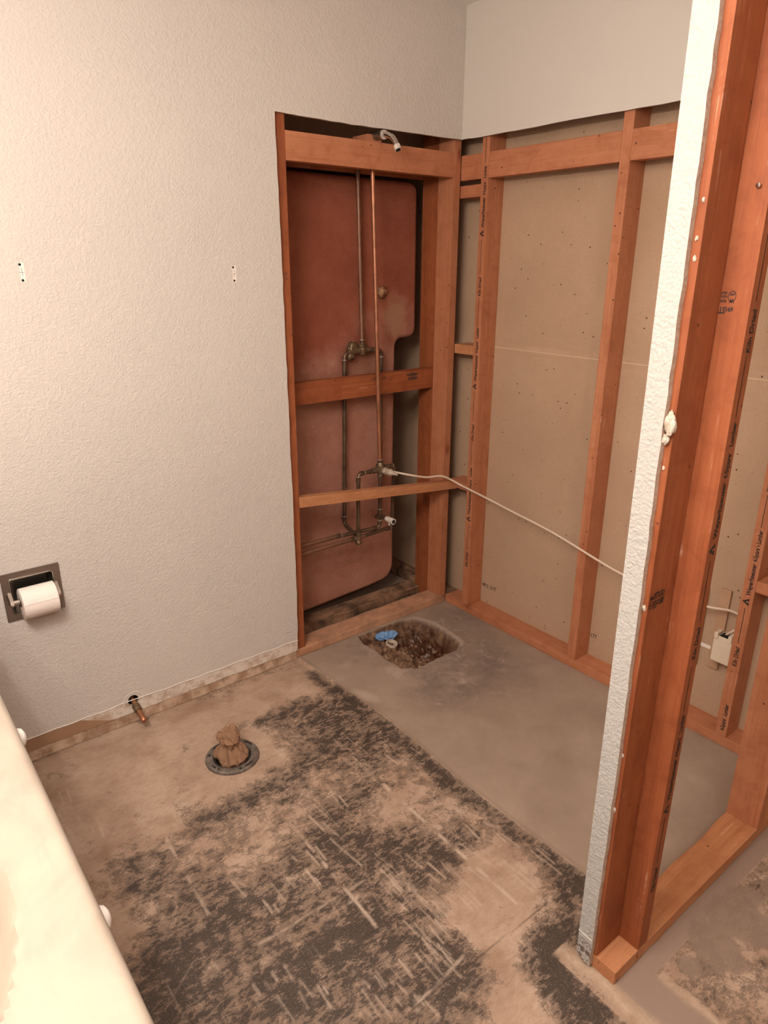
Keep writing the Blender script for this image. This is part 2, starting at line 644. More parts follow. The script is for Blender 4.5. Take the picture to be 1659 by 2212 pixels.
def text_me(s, size, origin, u, v, bold=0.0, sx=1.0, slant=0.0, lift=0.0004):
    cu = bpy.data.curves.new('t', 'FONT')
    cu.body = s
    cu.size = size
    cu.offset = bold
    cu.resolution_u = 3
    cu.shear = slant
    tmp = bpy.data.objects.new('tmp', cu)
    COL.objects.link(tmp)
    me = bpy.data.meshes.new_from_object(tmp.evaluated_get(bpy.context.evaluated_depsgraph_get()))
    bpy.data.objects.remove(tmp)
    bpy.data.curves.remove(cu)
    O, u, v = Vector(origin), Vector(u), Vector(v)
    w = u.cross(v)
    mx = max((vt.co.x for vt in me.vertices), default=1)
    k = sx / mx if sx else 1.0
    for vt in me.vertices:
        x, y, z = vt.co
        vt.co = O + u * x * k + v * y + w * lift
    me.materials.clear()
    return me


def poly_me(polys, origin, u, v, lift=0.0004):
    bm = bmesh.new()
    O, u, v = Vector(origin), Vector(u), Vector(v)
    w = u.cross(v)
    for P in polys:
        bm.faces.new([bm.verts.new(O + u * x + v * y + w * lift) for x, y in P])
    me = bpy.data.meshes.new('p')
    bm.to_mesh(me)
    bm.free()
    return me


def ring_poly(cx, cy, r0, r1, n=20, sx=1.0):
    out = []
    for k in range(n):
        a, b = 2 * math.pi * k / n, 2 * math.pi * (k + 1) / n
        out.append([(cx + math.cos(a) * r1 * sx, cy + math.sin(a) * r1), (cx + math.cos(b) * r1 * sx, cy + math.sin(b) * r1),
                    (cx + math.cos(b) * r0 * sx, cy + math.sin(b) * r0), (cx + math.cos(a) * r0 * sx, cy + math.sin(a) * r0)])
    return out


# ------------------------------------------------------------------ floor: heightfield slab with pit, flange hole and mastic stains
def vnoise(x, y, f, seed):
    """smooth value noise on numpy arrays"""
    rs = np.random.RandomState(seed)
    T = rs.rand(256, 256)
    X, Y = x * f + 57.3, y * f + 91.7
    xi, yi = np.floor(X).astype(int), np.floor(Y).astype(int)
    fx, fy = X - xi, Y - yi
    fx, fy = fx * fx * (3 - 2 * fx), fy * fy * (3 - 2 * fy)
    g = lambda a, b: T[a % 256, b % 256]
    return (g(xi, yi) * (1 - fx) + g(xi + 1, yi) * fx) * (1 - fy) + (g(xi, yi + 1) * (1 - fx) + g(xi + 1, yi + 1) * fx) * fy


def fbm(x, y, f, seed, octv=5, gain=0.55):
    s, a, t = 0, 1, 0
    for i in range(octv):
        s = s + a * vnoise(x, y, f * 2 ** i, seed + i)
        t += a
        a *= gain
    return s / t


PIT = [(-0.535, -0.012), (-0.40, -0.008), (-0.30, -0.012), (-0.225, -0.045), (-0.20, -0.12), (-0.20, -0.22),
       (-0.215, -0.325), (-0.27, -0.36), (-0.40, -0.362), (-0.50, -0.368), (-0.548, -0.32), (-0.553, -0.24), (-0.545, -0.15), (-0.553, -0.07)]
FL_C = (-1.335, -0.395)


def build_floor():
    st = 0.004
    xs = np.concatenate([np.arange(-2.7, -2.04, 0.06), np.arange(-2.04, 0.0, st), np.array([0.0, 0.04, 0.09, 0.2])])
    ys = np.concatenate([np.arange(-3.4, -2.06, 0.06), np.arange(-2.06, 0.02, st), np.arange(0.02, 1.3, 0.05)])
    nx, ny = len(xs), len(ys)
    X, Y = np.meshgrid(xs, ys, indexing='ij')
    # pit mask: signed distance to polygon
    d = np.full(X.shape, 9.0)
    ins = np.zeros(X.shape, bool)
    wx = X + 0.012 * (fbm(X, Y, 30, 5, 4) - 0.5)
    wy = Y + 0.012 * (fbm(X, Y, 30, 9, 4) - 0.5)
    m = len(PIT)
    for i in range(m):
        x1, y1 = PIT[i]
        x2, y2 = PIT[(i + 1) % m]
        ex, ey = x2 - x1, y2 - y1
        t = np.clip(((wx - x1) * ex + (wy - y1) * ey) / (ex * ex + ey * ey), 0, 1)
        d = np.minimum(d, np.hypot(wx - x1 - t * ex, wy - y1 - t * ey))
        c = ((y1 > wy) != (y2 > wy)) & (wx < (x2 - x1) * (wy - y1) / (y2 - y1 + 1e-12) + x1)
        ins ^= c
    sd = np.where(ins, d, -d)
    Z = 0.0006 * (fbm(X, Y, 25, 3, 3) - 0.5)
    pit = np.clip(sd / 0.022, 0, 1)
    # pit bottom: deep wet right half, shallower rough left part
    deep = 0.030 + 0.075 * np.clip((X + 0.47) / 0.16, 0, 1) * np.clip((0.02 - Y) / 0.10, 0, 1)
    rough = (fbm(X, Y, 22, 40, 5, 0.6) - 0.5) * 0.055 + (fbm(X, Y, 90, 60, 3) - 0.5) * 0.018
    ridg = np.abs(fbm(X * 1.0 + Y * 0.6, Y * 0.5 - X * 0.2, 40, 77, 3) - 0.5) * 0.06
    Z = Z + pit ** 0.8 * (-deep + rough * np.clip(sd / 0.03, 0, 1) + ridg * np.clip(sd / 0.05, 0, 1))
    Z = np.where(sd > 0, np.minimum(Z, -0.001), Z)
    Z = Z + 0.002 * np.exp(-((sd + 0.01) / 0.012) ** 2) * (sd < 0) * fbm(X, Y, 40, 21, 3)
    # flange hole
    rf = np.hypot(X - FL_C[0], Y - FL_C[1])
    Z = np.where(rf < 0.062, -0.12, Z)
    # low lip along the old floor covering
    bx = -0.822 - 0.018 * np.sin((Y + 0.2) * 4.2) + 0.006 * (fbm(X * 0, Y, 9, 31, 3) - 0.5) * 2
    bx = np.where(Y < -0.9, np.minimum(bx + (-(Y + 0.9)) * 0.07, -0.78), bx)
    bx = np.where(Y < -1.5, -0.905, bx)
    slab = (X > bx)
    onm = (Y < -1.64)
    Z = Z + 0.003 * np.exp(-((X - bx) / 0.010) ** 2) * (Y > -1.6)

    # ---- stains: tar (mastic density), pale (scratches and scrapes), cls (surface class)
    tar = np.full(X.shape, 0.28)
    # (x, y, rx, ry, weight)
    B = [(-1.10, -0.29, .15, .05, .30), (-1.17, -0.285, .06, .03, .2), (-0.96, -0.38, .11, .08, .22), (-0.97, -0.57, .11, .1, .22), (-1.06, -0.50, .1, .08, .16),
         (-0.96, -0.73, .09, .09, .16), (-1.17, -0.44, .05, .09, .25), (-1.29, -0.585, .08, .05, .36), (-1.40, -0.60, .09, .04, .36), (-1.48, -0.61, .08, .04, .25),
         (-1.26, -0.68, .09, .03, .25), (-1.53, -0.62, .07, .05, .22), (-1.095, -0.79, .07, .06, .34), (-1.45, -0.29, .04, .05, .2), (-1.78, -0.13, .07, .04, .38),
         (-1.575, -0.235, .03, .02, .25), (-1.735, -0.635, .08, .07, .34), (-1.74, -0.73, .10, .08, .34), (-1.745, -0.88, .10, .09, .4), (-1.78, -1.03, .12, .12, .36),
         (-1.85, -1.02, .1, .1, .3), (-1.575, -0.835, .10, .07, .34), (-1.385, -0.88, .10, .07, .30), (-1.59, -0.94, .10, .08, .32), (-1.26, -0.87, .12, .09, .28),
         (-1.245, -1.03, .13, .1, .3), (-1.13, -1.035, .08, .08, .28), (-1.42, -1.02, .13, .09, .3), (-1.43, -1.15, .12, .05, .38), (-1.38, -1.17, .08, .06, .32),
         (-0.955, -1.11, .05, .05, .4), (-1.095, -1.15, .06, .05, .4), (-1.545, -1.18, .15, .1, .30), (-1.645, -1.14, .12, .1, .3), (-1.30, -1.20, .14, .1, .24),
         (-1.38, -1.31, .10, .08, .24), (-1.285, -1.38, .1, .08, .34), (-1.35, -1.44, .1, .07, .34), (-1.09, -1.51, .08, .07, .42), (-1.02, -1.46, .07, .06, .36),
         (-1.14, -1.585, .07, .05, .6), (-1.10, -1.64, .08, .05, .6), (-1.03, -1.47, .06, .05, .35), (-1.07, -1.53, .06, .05, .5), (-0.90, -1.41, .07, .10, .38), (-1.27, -0.46, .05, .05, .1), (-1.17, -0.59, .09, .06, .1),
         (-1.53, -0.72, .08, .05, .22), (-1.43, -0.74, .1, .05, .15), (-1.63, -0.75, .05, .05, .2), (-1.95, -1.3, .2, .3, .3), (-1.6, -1.4, .3, .15, .25), (-1.25, -1.62, .1, .1, .2),
         # light places
         (-1.40, -0.14, .60, .10, -.42), (-1.62, -0.38, .16, .22, -.36), (-1.335, -0.395, .16, .13, -.48), (-1.88, -0.35, .10, .3, -.25), (-1.02, -0.16, .16, .08, -.30),
         (-0.98, -1.33, .13, .13, -.35), (-1.06, -1.27, .12, .10, -.22), (-1.00, -1.57, .07, .10, -.25), (-1.86, -0.75, .07, .2, -.2), (-1.25, -1.55, .09, .07, -.25), (-1.14, -0.93, .05, .05, -.2), (-1.14, -1.43, .045, .07, -.55), (-1.20, -1.53, .05, .08, -.55), (-1.10, -1.36, .07, .06, -.45), (-1.22, -1.64, .05, .06, -.4)]
    for (bx_, by_, rx, ry, w) in B:
        q = ((X - bx_) / rx) ** 2 + ((Y - by_) / ry) ** 2
        tar = tar + w * np.exp(-q * 0.9)
    # dark band beside the shower slab
    tar = tar + 0.60 * np.exp(-((X - bx + 0.035) / 0.034) ** 2) * (0.55 + 0.6 * fbm(X, Y, 7, 15, 3)) * np.clip((-Y - 0.05) / 0.1, 0, 1)
    tar = tar + (fbm(X, Y, 6, 100, 4) - 0.5) * 0.75 + (fbm(X * .8, Y * 1.3, 17, 130, 4) - 0.5) * 0.35
    tar = np.where(tar > .52, .50 + (tar - .50) * .38, tar)
    tar = np.where((tar > .2) & (X > -1.5), tar + .05 * np.clip((X + 1.5) / .3, 0, 1), tar)
    tar = np.where(slab, 0.0, tar)
    pale = np.zeros(X.shape)

    def line(x1, y1, x2, y2, w, amt, seed, jag=0.004):
        ex, ey = x2 - x1, y2 - y1
        L = math.hypot(ex, ey)
        nx_, ny_ = -ey / L, ex / L
        t = ((X - x1) * ex + (Y - y1) * ey) / (L * L)
        dd = np.abs((X - x1) * nx_ + (Y - y1) * ny_ + (fbm(X, Y, 14, seed, 2) - 0.5) * jag)
        a = np.clip((w - dd) / (0.5 * w + 0.001), 0, 1) * (t > 0) * (t < 1)
        br = np.clip((fbm(X, Y, 24, seed + 3, 3) - 0.38) * 6, 0, 1)
        return a * br * amt
    rs = random.Random(4)
    joints = [(-1.02, -0.80, -1.022, -1.36, .0075, .9), (-1.336, -0.80, -1.344, -1.20, .0065, .85), (-1.642, -0.57, -1.655, -0.90, .006, .7), (-1.02, -0.40, -1.02, -0.78, .004, .35),
              (-1.60, -1.05, -1.17, -1.062, .0045, .6), (-1.42, -1.093, -1.33, -1.09, .006, .7), (-1.53, -1.078, -1.517, -1.135, .009, .8), (-1.45, -0.745, -0.91, -0.742, .0035, .45),
              (-1.40, -1.395, -1.22, -1.375, .006, .7), (-1.23, -1.12, -1.22, -1.32, .004, .4), (-1.22, -0.575, -1.10, -0.583, .0035, .5), (-0.97, -1.20, -0.955, -1.30, .006, .5),
              (-1.40, -1.41, -1.39, -1.35, .008, .7), (-1.46, -1.22, -1.45, -1.30, .006, .6), (-1.71, -0.98, -1.69, -1.12, .005, .5)]
    for i, (a, b, c, d_, w, am) in enumerate(joints):
        pale = np.maximum(pale, line(a, b, c, d_, w, am, 200 + i * 7))
    # comb-like trowel scrapes in clusters
    clusters = [(-1.20, -1.13, 14), (-1.14, -1.20, 14), (-1.33, -0.93, 7), (-0.93, -1.16, 10), (-0.90, -1.30, 12), (-0.86, -0.78, 5), (-1.50, -0.93, 6), (-1.25, -1.29, 12), (-1.33, -1.36, 10),
                (-1.21, -0.80, 6), (-1.60, -1.20, 10), (-1.45, -1.35, 10), (-1.83, -0.42, 10), (-1.86, -0.30, 10), (-1.10, -1.25, 8), (-1.70, -1.3, 8)]
    k = 0
    for cx, cy, cnt in clusters:
        for j in range(cnt):
            k += 1
            x0, y0 = cx + rs.uniform(-.07, .07), cy + rs.uniform(-.06, .06)
            L = rs.uniform(.012, .04)
            an = -math.pi / 2 + rs.uniform(-.12, .12)
            win = (np.abs(X - x0) < .06) & (np.abs(Y - y0) < .06)
            if not win.any():
                continue
            ii, jj = np.where(win)
            sx_, sy_ = slice(ii.min(), ii.max() + 1), slice(jj.min(), jj.max() + 1)
            dx, dy = X[sx_, sy_] - x0, Y[sx_, sy_] - y0
            al, ac = dx * math.cos(an) + dy * math.sin(an), -dx * math.sin(an) + dy * math.cos(an)
            v = np.clip((L - np.abs(al)) / .004, 0, 1) * np.clip((.0042 - np.abs(ac)) / .003, 0, 1) * rs.uniform(.25, .75)
            pale[sx_, sy_] = np.maximum(pale[sx_, sy_], v)
    # thin random scratches
    for j in range(60):
        x0, y0 = rs.uniform(-1.95, -.9), rs.uniform(-1.7, -.2)
        an = rs.choice([0.02, -1.57, -1.57, 0.5]) + rs.uniform(-.15, .15)
        L = rs.uniform(.015, .09)
        win = (np.abs(X - x0) < .11) & (np.abs(Y - y0) < .11)
        ii, jj = np.where(win)
        if not len(ii):
            continue
        sx_, sy_ = slice(ii.min(), ii.max() + 1), slice(jj.min(), jj.max() + 1)
        dx, dy = X[sx_, sy_] - x0, Y[sx_, sy_] - y0
        al, ac = dx * math.cos(an) + dy * math.sin(an), -dx * math.sin(an) + dy * math.cos(an)
        v = np.clip((L - np.abs(al)) / .006, 0, 1) * np.clip((.003 - np.abs(ac)) / .003, 0, 1) * rs.uniform(.1, .4)
        pale[sx_, sy_] = np.maximum(pale[sx_, sy_], v)
    pale = pale * (1 - slab) * (1 - onm)
    joint_dark = np.clip((.0022 - np.abs(Y + 1.40 + (X + 1.2) * 0.02)) / .0015, 0, 1) * (X < -.955) * (X > -1.42)
    # class: 0 old floor, 1 shower slab; wet: pit; cor: darker cement circle near the drain
    cls = np.clip((X - bx) / 0.004 + 0.5, 0, 1) * (Y > -1.66)
    pitm = np.clip(sd / 0.006 + 0.4, 0, 1)
    dk = 0.75 * np.exp(-(((X + .36) / .27) ** 2 + ((Y + .50) / .22) ** 2) ** 1.6) + 0.6 * np.exp(-((X + .08) / .16) ** 2 - ((Y + .18) / .16) ** 2)
    dk = dk + 0.35 * np.exp(-((X + .62) / .13) ** 2 - ((Y + .10) / .12) ** 2)
    dk = dk + (fbm(X, Y, 14, 300, 4) - 0.5) * 0.6 * np.clip((Y + 1.0) / 0.5, 0, 1)
    dk = dk * (fbm(X, Y, 9, 320, 4) + .45)
    grey = 0.0 * X
    sp = np.clip(1.15 - np.hypot((X + .775 + (Y + .40) * .25) / .028, (Y + .39) / .062), 0, 1) ** .5 * .75
    sp = np.maximum(sp, np.clip(1 - np.hypot((X + .59) / .045, (Y + .33) / .06) + (fbm(X, Y, 45, 410, 4) - .5) * 1.6, 0, 1) * .9)
    sp = np.maximum(sp, np.clip(1 - np.hypot((X + .72) / .05, (Y + .17) / .03) + (fbm(X, Y, 45, 430, 4) - .5) * 1.4, 0, 1) * .4)
    sp = np.maximum(sp, np.clip(1 - np.hypot((X + .40) / .11, (Y + .50) / .09) + (fbm(X, Y, 35, 450, 5) - .5) * 2.2, 0, 1) * .35)
    rim = np.exp(-((sd + .011) / .009) ** 2) * (sd < .003) * np.clip((X + .42) / .1, 0, 1) * (Y < -.02) * (.5 + fbm(X, Y, 30, 470, 4)) * np.clip((Y + .345) / .04 + (X > -.235), 0, 1)
    sp = np.maximum(sp, np.clip(rim, 0, .9))
    pale = np.where(slab & (Y > -1.6), sp, pale)
    # grey residue in front of the partition plate, and the smooth strip at its end
    gs = fbm(X, Y, 13, 340, 4)
    for gx, gy, gr in ((-.62, -1.73, .09), (-.73, -1.74, .07), (-.55, -1.71, .05), (-.83, -1.72, .03), (-.45, -1.76, .04)):
        grey = np.maximum(grey, np.clip((gr * (0.55 + gs) - np.hypot(X - gx, Y - gy)) / .012, 0, 1))
    band = ((X > -1.005) & (X < -.915) & (Y < -1.60)) | ((Y < -1.635) & (Y > -1.68) & (X > -1.0))
    edge = np.clip(1 - np.abs(X + 1.03 + 0.03 * (gs - .5)) / .035, 0, 1) * (Y < -1.50) + np.clip(1 - np.abs(X + .905 + 0.02 * (gs - .5)) / .018, 0, 1) * (Y < -1.69)
    tar = np.where((X > -1.06) & (Y < -1.52), tar * 0.55, tar)
    tar = np.where((X > -.92) & (Y < -1.66), 0.36 + (gs - .5) * .35, tar)
    tar = tar * (1 - np.clip(band, 0, 1)) * (1 - np.clip(edge, 0, 1) * .9)

    n = nx * ny
    co = np.stack([X, Y, Z], -1).reshape(-1, 3).astype(np.float32)
    idx = np.arange(n).reshape(nx, ny)
    q = np.stack([idx[:-1, :-1], idx[1:, :-1], idx[1:, 1:], idx[:-1, 1:]], -1).reshape(-1, 4)
    me = bpy.data.meshes.new('floor')
    me.vertices.add(n)
    me.vertices.foreach_set('co', co.ravel())
    me.loops.add(q.size)
    me.loops.foreach_set('vertex_index', q.ravel().astype(np.int32))
    me.polygons.add(len(q))
    me.polygons.foreach_set('loop_start', np.arange(0, q.size, 4, dtype=np.int32))
    me.polygons.foreach_set('loop_total', np.full(len(q), 4, dtype=np.int32))
    me.update(calc_edges=True)

    def attr(name, a, b, c):
        at = me.color_attributes.new(name, 'FLOAT_COLOR', 'POINT')
        v = np.stack([a, b, c, np.ones_like(a)], -1).reshape(-1).astype(np.float32)
        at.data.foreach_set('color', np.clip(v, 0, 1.5))
    attr('stain', np.clip(tar, 0, 1.2), pale, cls)
    attr('mud', pitm, np.clip(dk, 0, 1), np.clip(grey, 0, 1))
    attr('band', band.astype(float), np.clip(edge, 0, 1), joint_dark)
    return me


def floor_mat():
    s = NT('concrete_floor')
    o = s.coord('Object')
    st = s.xyz(s.n('ShaderNodeAttribute', attribute_name='stain').outputs['Color'])
    mu = s.xyz(s.n('ShaderNodeAttribute', attribute_name='mud').outputs['Color'])
    ba = s.xyz(s.n('ShaderNodeAttribute', attribute_name='band').outputs['Color'])
    X = s.xyz(o)
    nA = s.noise(o, 26, 8, 0.68, 0.5)
    strk = s.coord('Object', (0.55, 1.6, 1))
    nB = s.noise(strk, 60, 6, 0.72, 0.8)
    nC = s.noise(o, 260, 4, 0.7)
    nD = s.noise(o, 6, 5, 0.6, 0.4)
    nE = s.noise(o, 1.7, 4, 0.55)
    # tan base
    tan = s.ramp(nD, [(0.3, (0.30, 0.20, 0.14)), (0.5, (0.395, 0.28, 0.205)), (0.7, (0.46, 0.345, 0.262))])
    tan = s.mix(s.mr(nC, 0.5, 0.75, 0, 0.4), tan, (0.22, 0.145, 0.098))
    tan = s.mix(s.mr(nB, 0.50, 0.70, 0, 0.45), tan, (0.25, 0.155, 0.105))
    tan = s.mix(s.mr(nB, 0.46, 0.30, 0, 0.35), tan, (0.50, 0.385, 0.30))
    brownw = s.mr(s.noise(o, 9, 4, 0.6), 0.52, 0.68, 0, 0.5)
    tan = s.mix(brownw, tan, (0.24, 0.145, 0.09))
    # mastic: broken film, streaked along x, with specks worn through
    fine = s.noise(s.coord('Object', (0.75, 1.4, 1)), 130, 6, 0.85, 0.8)
    n = s.math('ADD', s.math('ADD', s.math('MULTIPLY', nA, 0.38), s.math('MULTIPLY', nB, 0.34)), s.math('MULTIPLY', fine, 0.28))
    f = s.math('SUBTRACT', s.math('ADD', st[0], s.math('MULTIPLY', s.math('SUBTRACT', n, 0.5), 3.4)), 0.5)
    blk = s.mr(f, 0.05, 0.14)
    film = s.mr(s.math('ADD', s.math('MULTIPLY', s.math('SUBTRACT', s.math('ADD', s.math('MULTIPLY', nA, 0.5), s.math('MULTIPLY', fine, 0.5)), 0.5), 3.2), st[0]), 0.24, 0.42, 0, 0.75)
    half = film
    dark = s.ramp(fine, [(0.34, (0.018, 0.014, 0.012)), (0.54, (0.040, 0.031, 0.025)), (0.74, (0.12, 0.088, 0.068))])
    semi = s.ramp(nC, [(0.35, (0.085, 0.058, 0.042)), (0.6, (0.155, 0.107, 0.078))])
    c = s.mix(half, tan, semi)
    c = s.mix(s.math('MULTIPLY', blk, 0.88), c, dark)
    speck = s.math('MULTIPLY', s.mr(s.noise(o, 280, 3, 0.65), 0.60, 0.66), half)
    c = s.mix(s.math('MULTIPLY', speck, 0.8), c, (0.34, 0.24, 0.17))
    c = s.mix(s.math('MULTIPLY', st[1], s.mr(fine, 0.36, 0.55, 0.35, 1.0)), c, (0.50, 0.39, 0.305))
    c = s.mix(s.math('MULTIPLY', ba[2], 0.7), c, (0.07, 0.045, 0.03))
    # shower slab
    cem = s.ramp(nD, [(0.3, (0.255, 0.190, 0.148)), (0.5, (0.305, 0.230, 0.180)), (0.72, (0.36, 0.275, 0.215))])
    cem = s.mix(s.mr(nE, 0.35, 0.7, 0, 0.5), cem, (0.32, 0.235, 0.175))
    dkf = s.math('MULTIPLY', mu[1], s.mr(nA, 0.3, 0.62, 0.45, 1))
    cem = s.mix(dkf, cem, (0.125, 0.100, 0.086))
    wf = s.math('MULTIPLY', s.mr(s.noise(o, 17, 6, 0.7, 1), 0.55, 0.72), s.mr(mu[1], 0.05, 0.4, 0.1, 0.8))
    cem = s.mix(wf, cem, (0.42, 0.33, 0.28))
    cem = s.mix(s.math('MULTIPLY', st[1], 0.8), cem, (0.44, 0.35, 0.285))
    c = s.mix(st[2], c, cem)
    c = s.mix(ba[0], c, (0.27, 0.195, 0.155))
    c = s.mix(s.math('MULTIPLY', ba[1], 0.8), c, s.mix(s.mr(nA, 0.4, 0.6), (0.36, 0.26, 0.18), (0.50, 0.39, 0.29)))
    c = s.mix(s.math('MULTIPLY', mu[2], 0.85), c, s.mix(s.mr(nC, 0.4, 0.7), (0.20, 0.145, 0.11), (0.26, 0.19, 0.15)))
    # pit mud
    mud = s.ramp(nA, [(0.30, (0.025, 0.009, 0.005)), (0.45, (0.085, 0.038, 0.020)), (0.58, (0.20, 0.115, 0.065)), (0.76, (0.36, 0.25, 0.16))])
    wetz = s.mr(X[2], -0.055, -0.095)
    mud = s.mix(s.math('MULTIPLY', wetz, 0.8), mud, s.ramp(nB, [(0.4, (0.022, 0.007, 0.004)), (0.6, (0.10, 0.03, 0.012)), (0.72, (0.45, 0.27, 0.16))]))
    c = s.mix(mu[0], c, mud)
    rough = s.mr(s.math('MULTIPLY', mu[0], wetz), 0, 1, 0.72, 0.2)
    rough = s.math('SUBTRACT', rough, s.math('MULTIPLY', blk, 0.2))
    h = s.math('ADD', s.math('MULTIPLY', nC, 0.6), s.math('MULTIPLY', nB, s.mr(st[2], 0, 1, 1.0, 0.1)))
    nb = s.bump(h, 0.45, 0.0025)
    return s.done(c, rough, 0, nb, 0.4)


fm = build_floor()
fm.polygons.foreach_set('use_smooth', [True] * len(fm.polygons))
link('floor', fm, floor_mat(), origin=(0, 0, 0), kind='structure')

# ------------------------------------------------------------------ room shell
CEIL = 2.44
DW = 0.0127
box('ceiling', (-2.75, -3.4, CEIL), (0.2, 1.3, CEIL + 0.1), MAT['ceiling'], bev=0, kind='structure', origin=(0, 0, CEIL))

rnd = random.Random(2)


def jag(pts, step, amp):
    out = []
    for i, (a, b) in enumerate(zip(pts, pts[1:])):
        L = math.hypot(b[0] - a[0], b[1] - a[1])
        k = max(1, int(L / step))
        dx, dy = (b[0] - a[0]) / L, (b[1] - a[1]) / L
        for j in range(k):
            t = j / k
            e = rnd.uniform(-amp, amp) if (j or i) else 0
            out.append((a[0] + (b[0] - a[0]) * t - dy * e, a[1] + (b[1] - a[1]) * t + dx * e))
    out.append(pts[-1])
    return out


TPX, TPZ = -1.7695, 0.591
cut = jag([(-0.842, 0.044), (-0.836, 0.30), (-0.836, 0.659), (-0.838, 0.90), (-0.8375, 1.186), (-0.8395, 1.646), (-0.8425, 2.001)], 0.03, 0.0014)[:-1] + \
    jag([(-0.8425, 2.001), (-0.54, 1.996), (-0.27, 1.998), (-DW, 2.0)], 0.04, 0.0012)
wall_outline = [(-2.75, 0.044)] + jag([(-2.75, 0.044), (-1.2, 0.044), (-0.842, 0.044)], 0.05, 0.0018)[1:-1] + cut + [(-DW, CEIL), (-2.75, CEIL)]
tp_hole = [(TPX - .068, TPZ - .062), (TPX - .068, TPZ + .062), (TPX + .068, TPZ + .062), (TPX + .068, TPZ - .062)]
sp_c = (-1.519, 0.091)
sp_hole = [(sp_c[0] + math.cos(a / 16 * 2 * math.pi) * .019, sp_c[1] + math.sin(a / 16 * 2 * math.pi) * .021) for a in range(16)]
plate2d('wall_left', [wall_outline, tp_hole, sp_hole], DW, ((0, 0, 0), (1, 0, 0), (0, 0, 1)), [MAT['wall']], origin=(0, 0, 0), kind='structure')
# the painted bead left by the removed baseboard
tube('trim_1', [(-2.70 + i * 0.03, -DW - 0.0002, 0.091 + 0.0015 * math.sin(i * 1.7) + 0.004 * math.exp(-((-2.70 + i * .03 + 1.52) / .05) ** 2)) for i in range(0, 63)], 0.0016, MAT['patch'], n=6, kind='structure')
# wall behind the studs on the right (its kraft-paper back), and the painted drywall left above the cut
plate2d('wall_right', [[(-0.2, 0), (3.4, 0), (3.4, CEIL), (-0.2, CEIL)] if False else [(-1.3, 0), (3.4, 0), (3.4, CEIL), (-1.3, CEIL)]], DW,
        ((0.0895 + DW, 0, 0), (0, -1, 0), (0, 0, 1)), MAT['kraft'], origin=(0, 0, 0), kind='structure')
up_out = [(0.0, CEIL)] + jag([(0.0, 2.0), (0.20, 1.9985), (0.50, 1.9995), (0.90, 1.998), (1.549, 1.999)], 0.04, 0.0012) + [(1.549, CEIL)]
plate2d('wall_right_upper', [up_out], DW, ((0, 0, 0), (0, -1, 0), (0, 0, 1)), MAT['upper'], origin=(0, 0, 0), kind='structure')
# far side of the plumbing cavity and the walls outside the frame
box('wall_far', (-2.75, 1.25, 0), (0.2, 1.3, CEIL), MAT['kraft'], bev=0, kind='structure')
box('wall_cavity', (-2.75, 0.262, 1.90), (0.0885, 0.275, CEIL), MAT['kraft'], bev=0, kind='structure')
box('wall_vanity', (-2.73, -3.4, 0), (-2.62, -DW, CEIL), MAT['upper'], bev=0, kind='structure')
box('wall_rear', (-2.75, -3.4, 0), (0.2, -3.3, CEIL), MAT['upper'], bev=0, kind='structure')
box('wall_left_cavity', (-2.75, DW * 0 + 0.262, 0), (-1.2, 0.275, CEIL), MAT['kraft'], bev=0, kind='structure')

# ------------------------------------------------------------------ framing
H, Wd = 0.038, 0.089
TOP = CEIL - 0.002


def stud(name, a, b, mat, label, group=None, cat='stud', **kw):
    t = box(name, a, b, mat, label=label, cat=cat, group=group, **kw)
    return t


# --- left wall (y from 0 inwards)
box('bottom_plate', (-0.842, 0.0, 0.0008), (-0.0008, Wd, H), PLATE['X'], bev=0.003, segs=(0, 40),
    deform=lambda c: Vector((c.x, c.y + (0.0035 * (mn.noise(Vector((c.x * 9, 0, c.z * 10)))) if c.y < 0.02 else 0), c.z - (0.004 * max(0, mn.noise(Vector((c.x * 13, 5, 0)))) if (c.z > .03 and c.y < 0.02) else 0))),
    label='brown floor plate under the plumbing opening, running past the floor pit', cat='bottom plate')
box('bottom_plate', (-2.55, -0.010, 0.0008), (-0.846, 0.078, 0.0425), MAT['dirt'], bev=0.003, segs=(0, 60),
    deform=lambda c: Vector((c.x, c.y + (0.003 * (mn.noise(Vector((c.x * 11, 3, c.z * 30)))) if c.y < 0.02 else 0), c.z)),
    label='dusty plaster-smeared floor plate exposed below the painted wall', cat='bottom plate')
stud('wall_stud', (-0.838, 0.0005, H + .0005), (-0.800, Wd, TOP), REDFIR['Z'], 'reddish wall stud at the left edge of the opening, along the cut painted wall')
stud('wall_stud', (-0.038, 0.0005, H + .0005), (-0.0008, Wd, TOP), FIR['Z'], 'front stud of the corner post between the plumbing and the tan panel')
stud('wall_stud', (-0.038, Wd + .001, 0.0008), (-0.0008, 0.182, TOP), REDFIR['Z'], 'rear stud of the corner post, set behind the front one')
box('floor_plank', (-0.84, 0.146, 0.0008), (-0.0405, 0.234, 0.040), OLDW['X'], bev=0.004, segs=(0, 60),
    deform=lambda c: Vector((c.x, c.y + 0.007 * mn.noise(Vector((c.x * 12, c.z * 30, 2))) * (1 if c.y < 0.18 else 0), c.z + 0.004 * mn.noise(Vector((c.x * 14, c.y * 20, 8))) * (1 if c.z > .02 else 0))),
    label='rotten dark-stained plank lying behind the floor plate, below the shower unit', cat='plank')
box('blocking', (-0.7995, 0.0005, 1.866), (-0.0385, H, 1.955), FIR['X'], bev=0.002, label='wide horizontal block at the top of the opening, under the bent shower pipe', cat='blocking')
box('blocking', (-0.7995, 0.0925, 1.030), (-0.0385, 0.1285, 1.117), REDFIR['X'], bev=0.002, label='horizontal block with scorch marks across the middle of the opening', cat='blocking')
box('blocking', (-0.80, 0.1725, 1.872), (-0.0385, 0.189, 1.960), REDFIR['X'], bev=0.002, label='shadowed rear board behind the top block of the opening', cat='blocking')


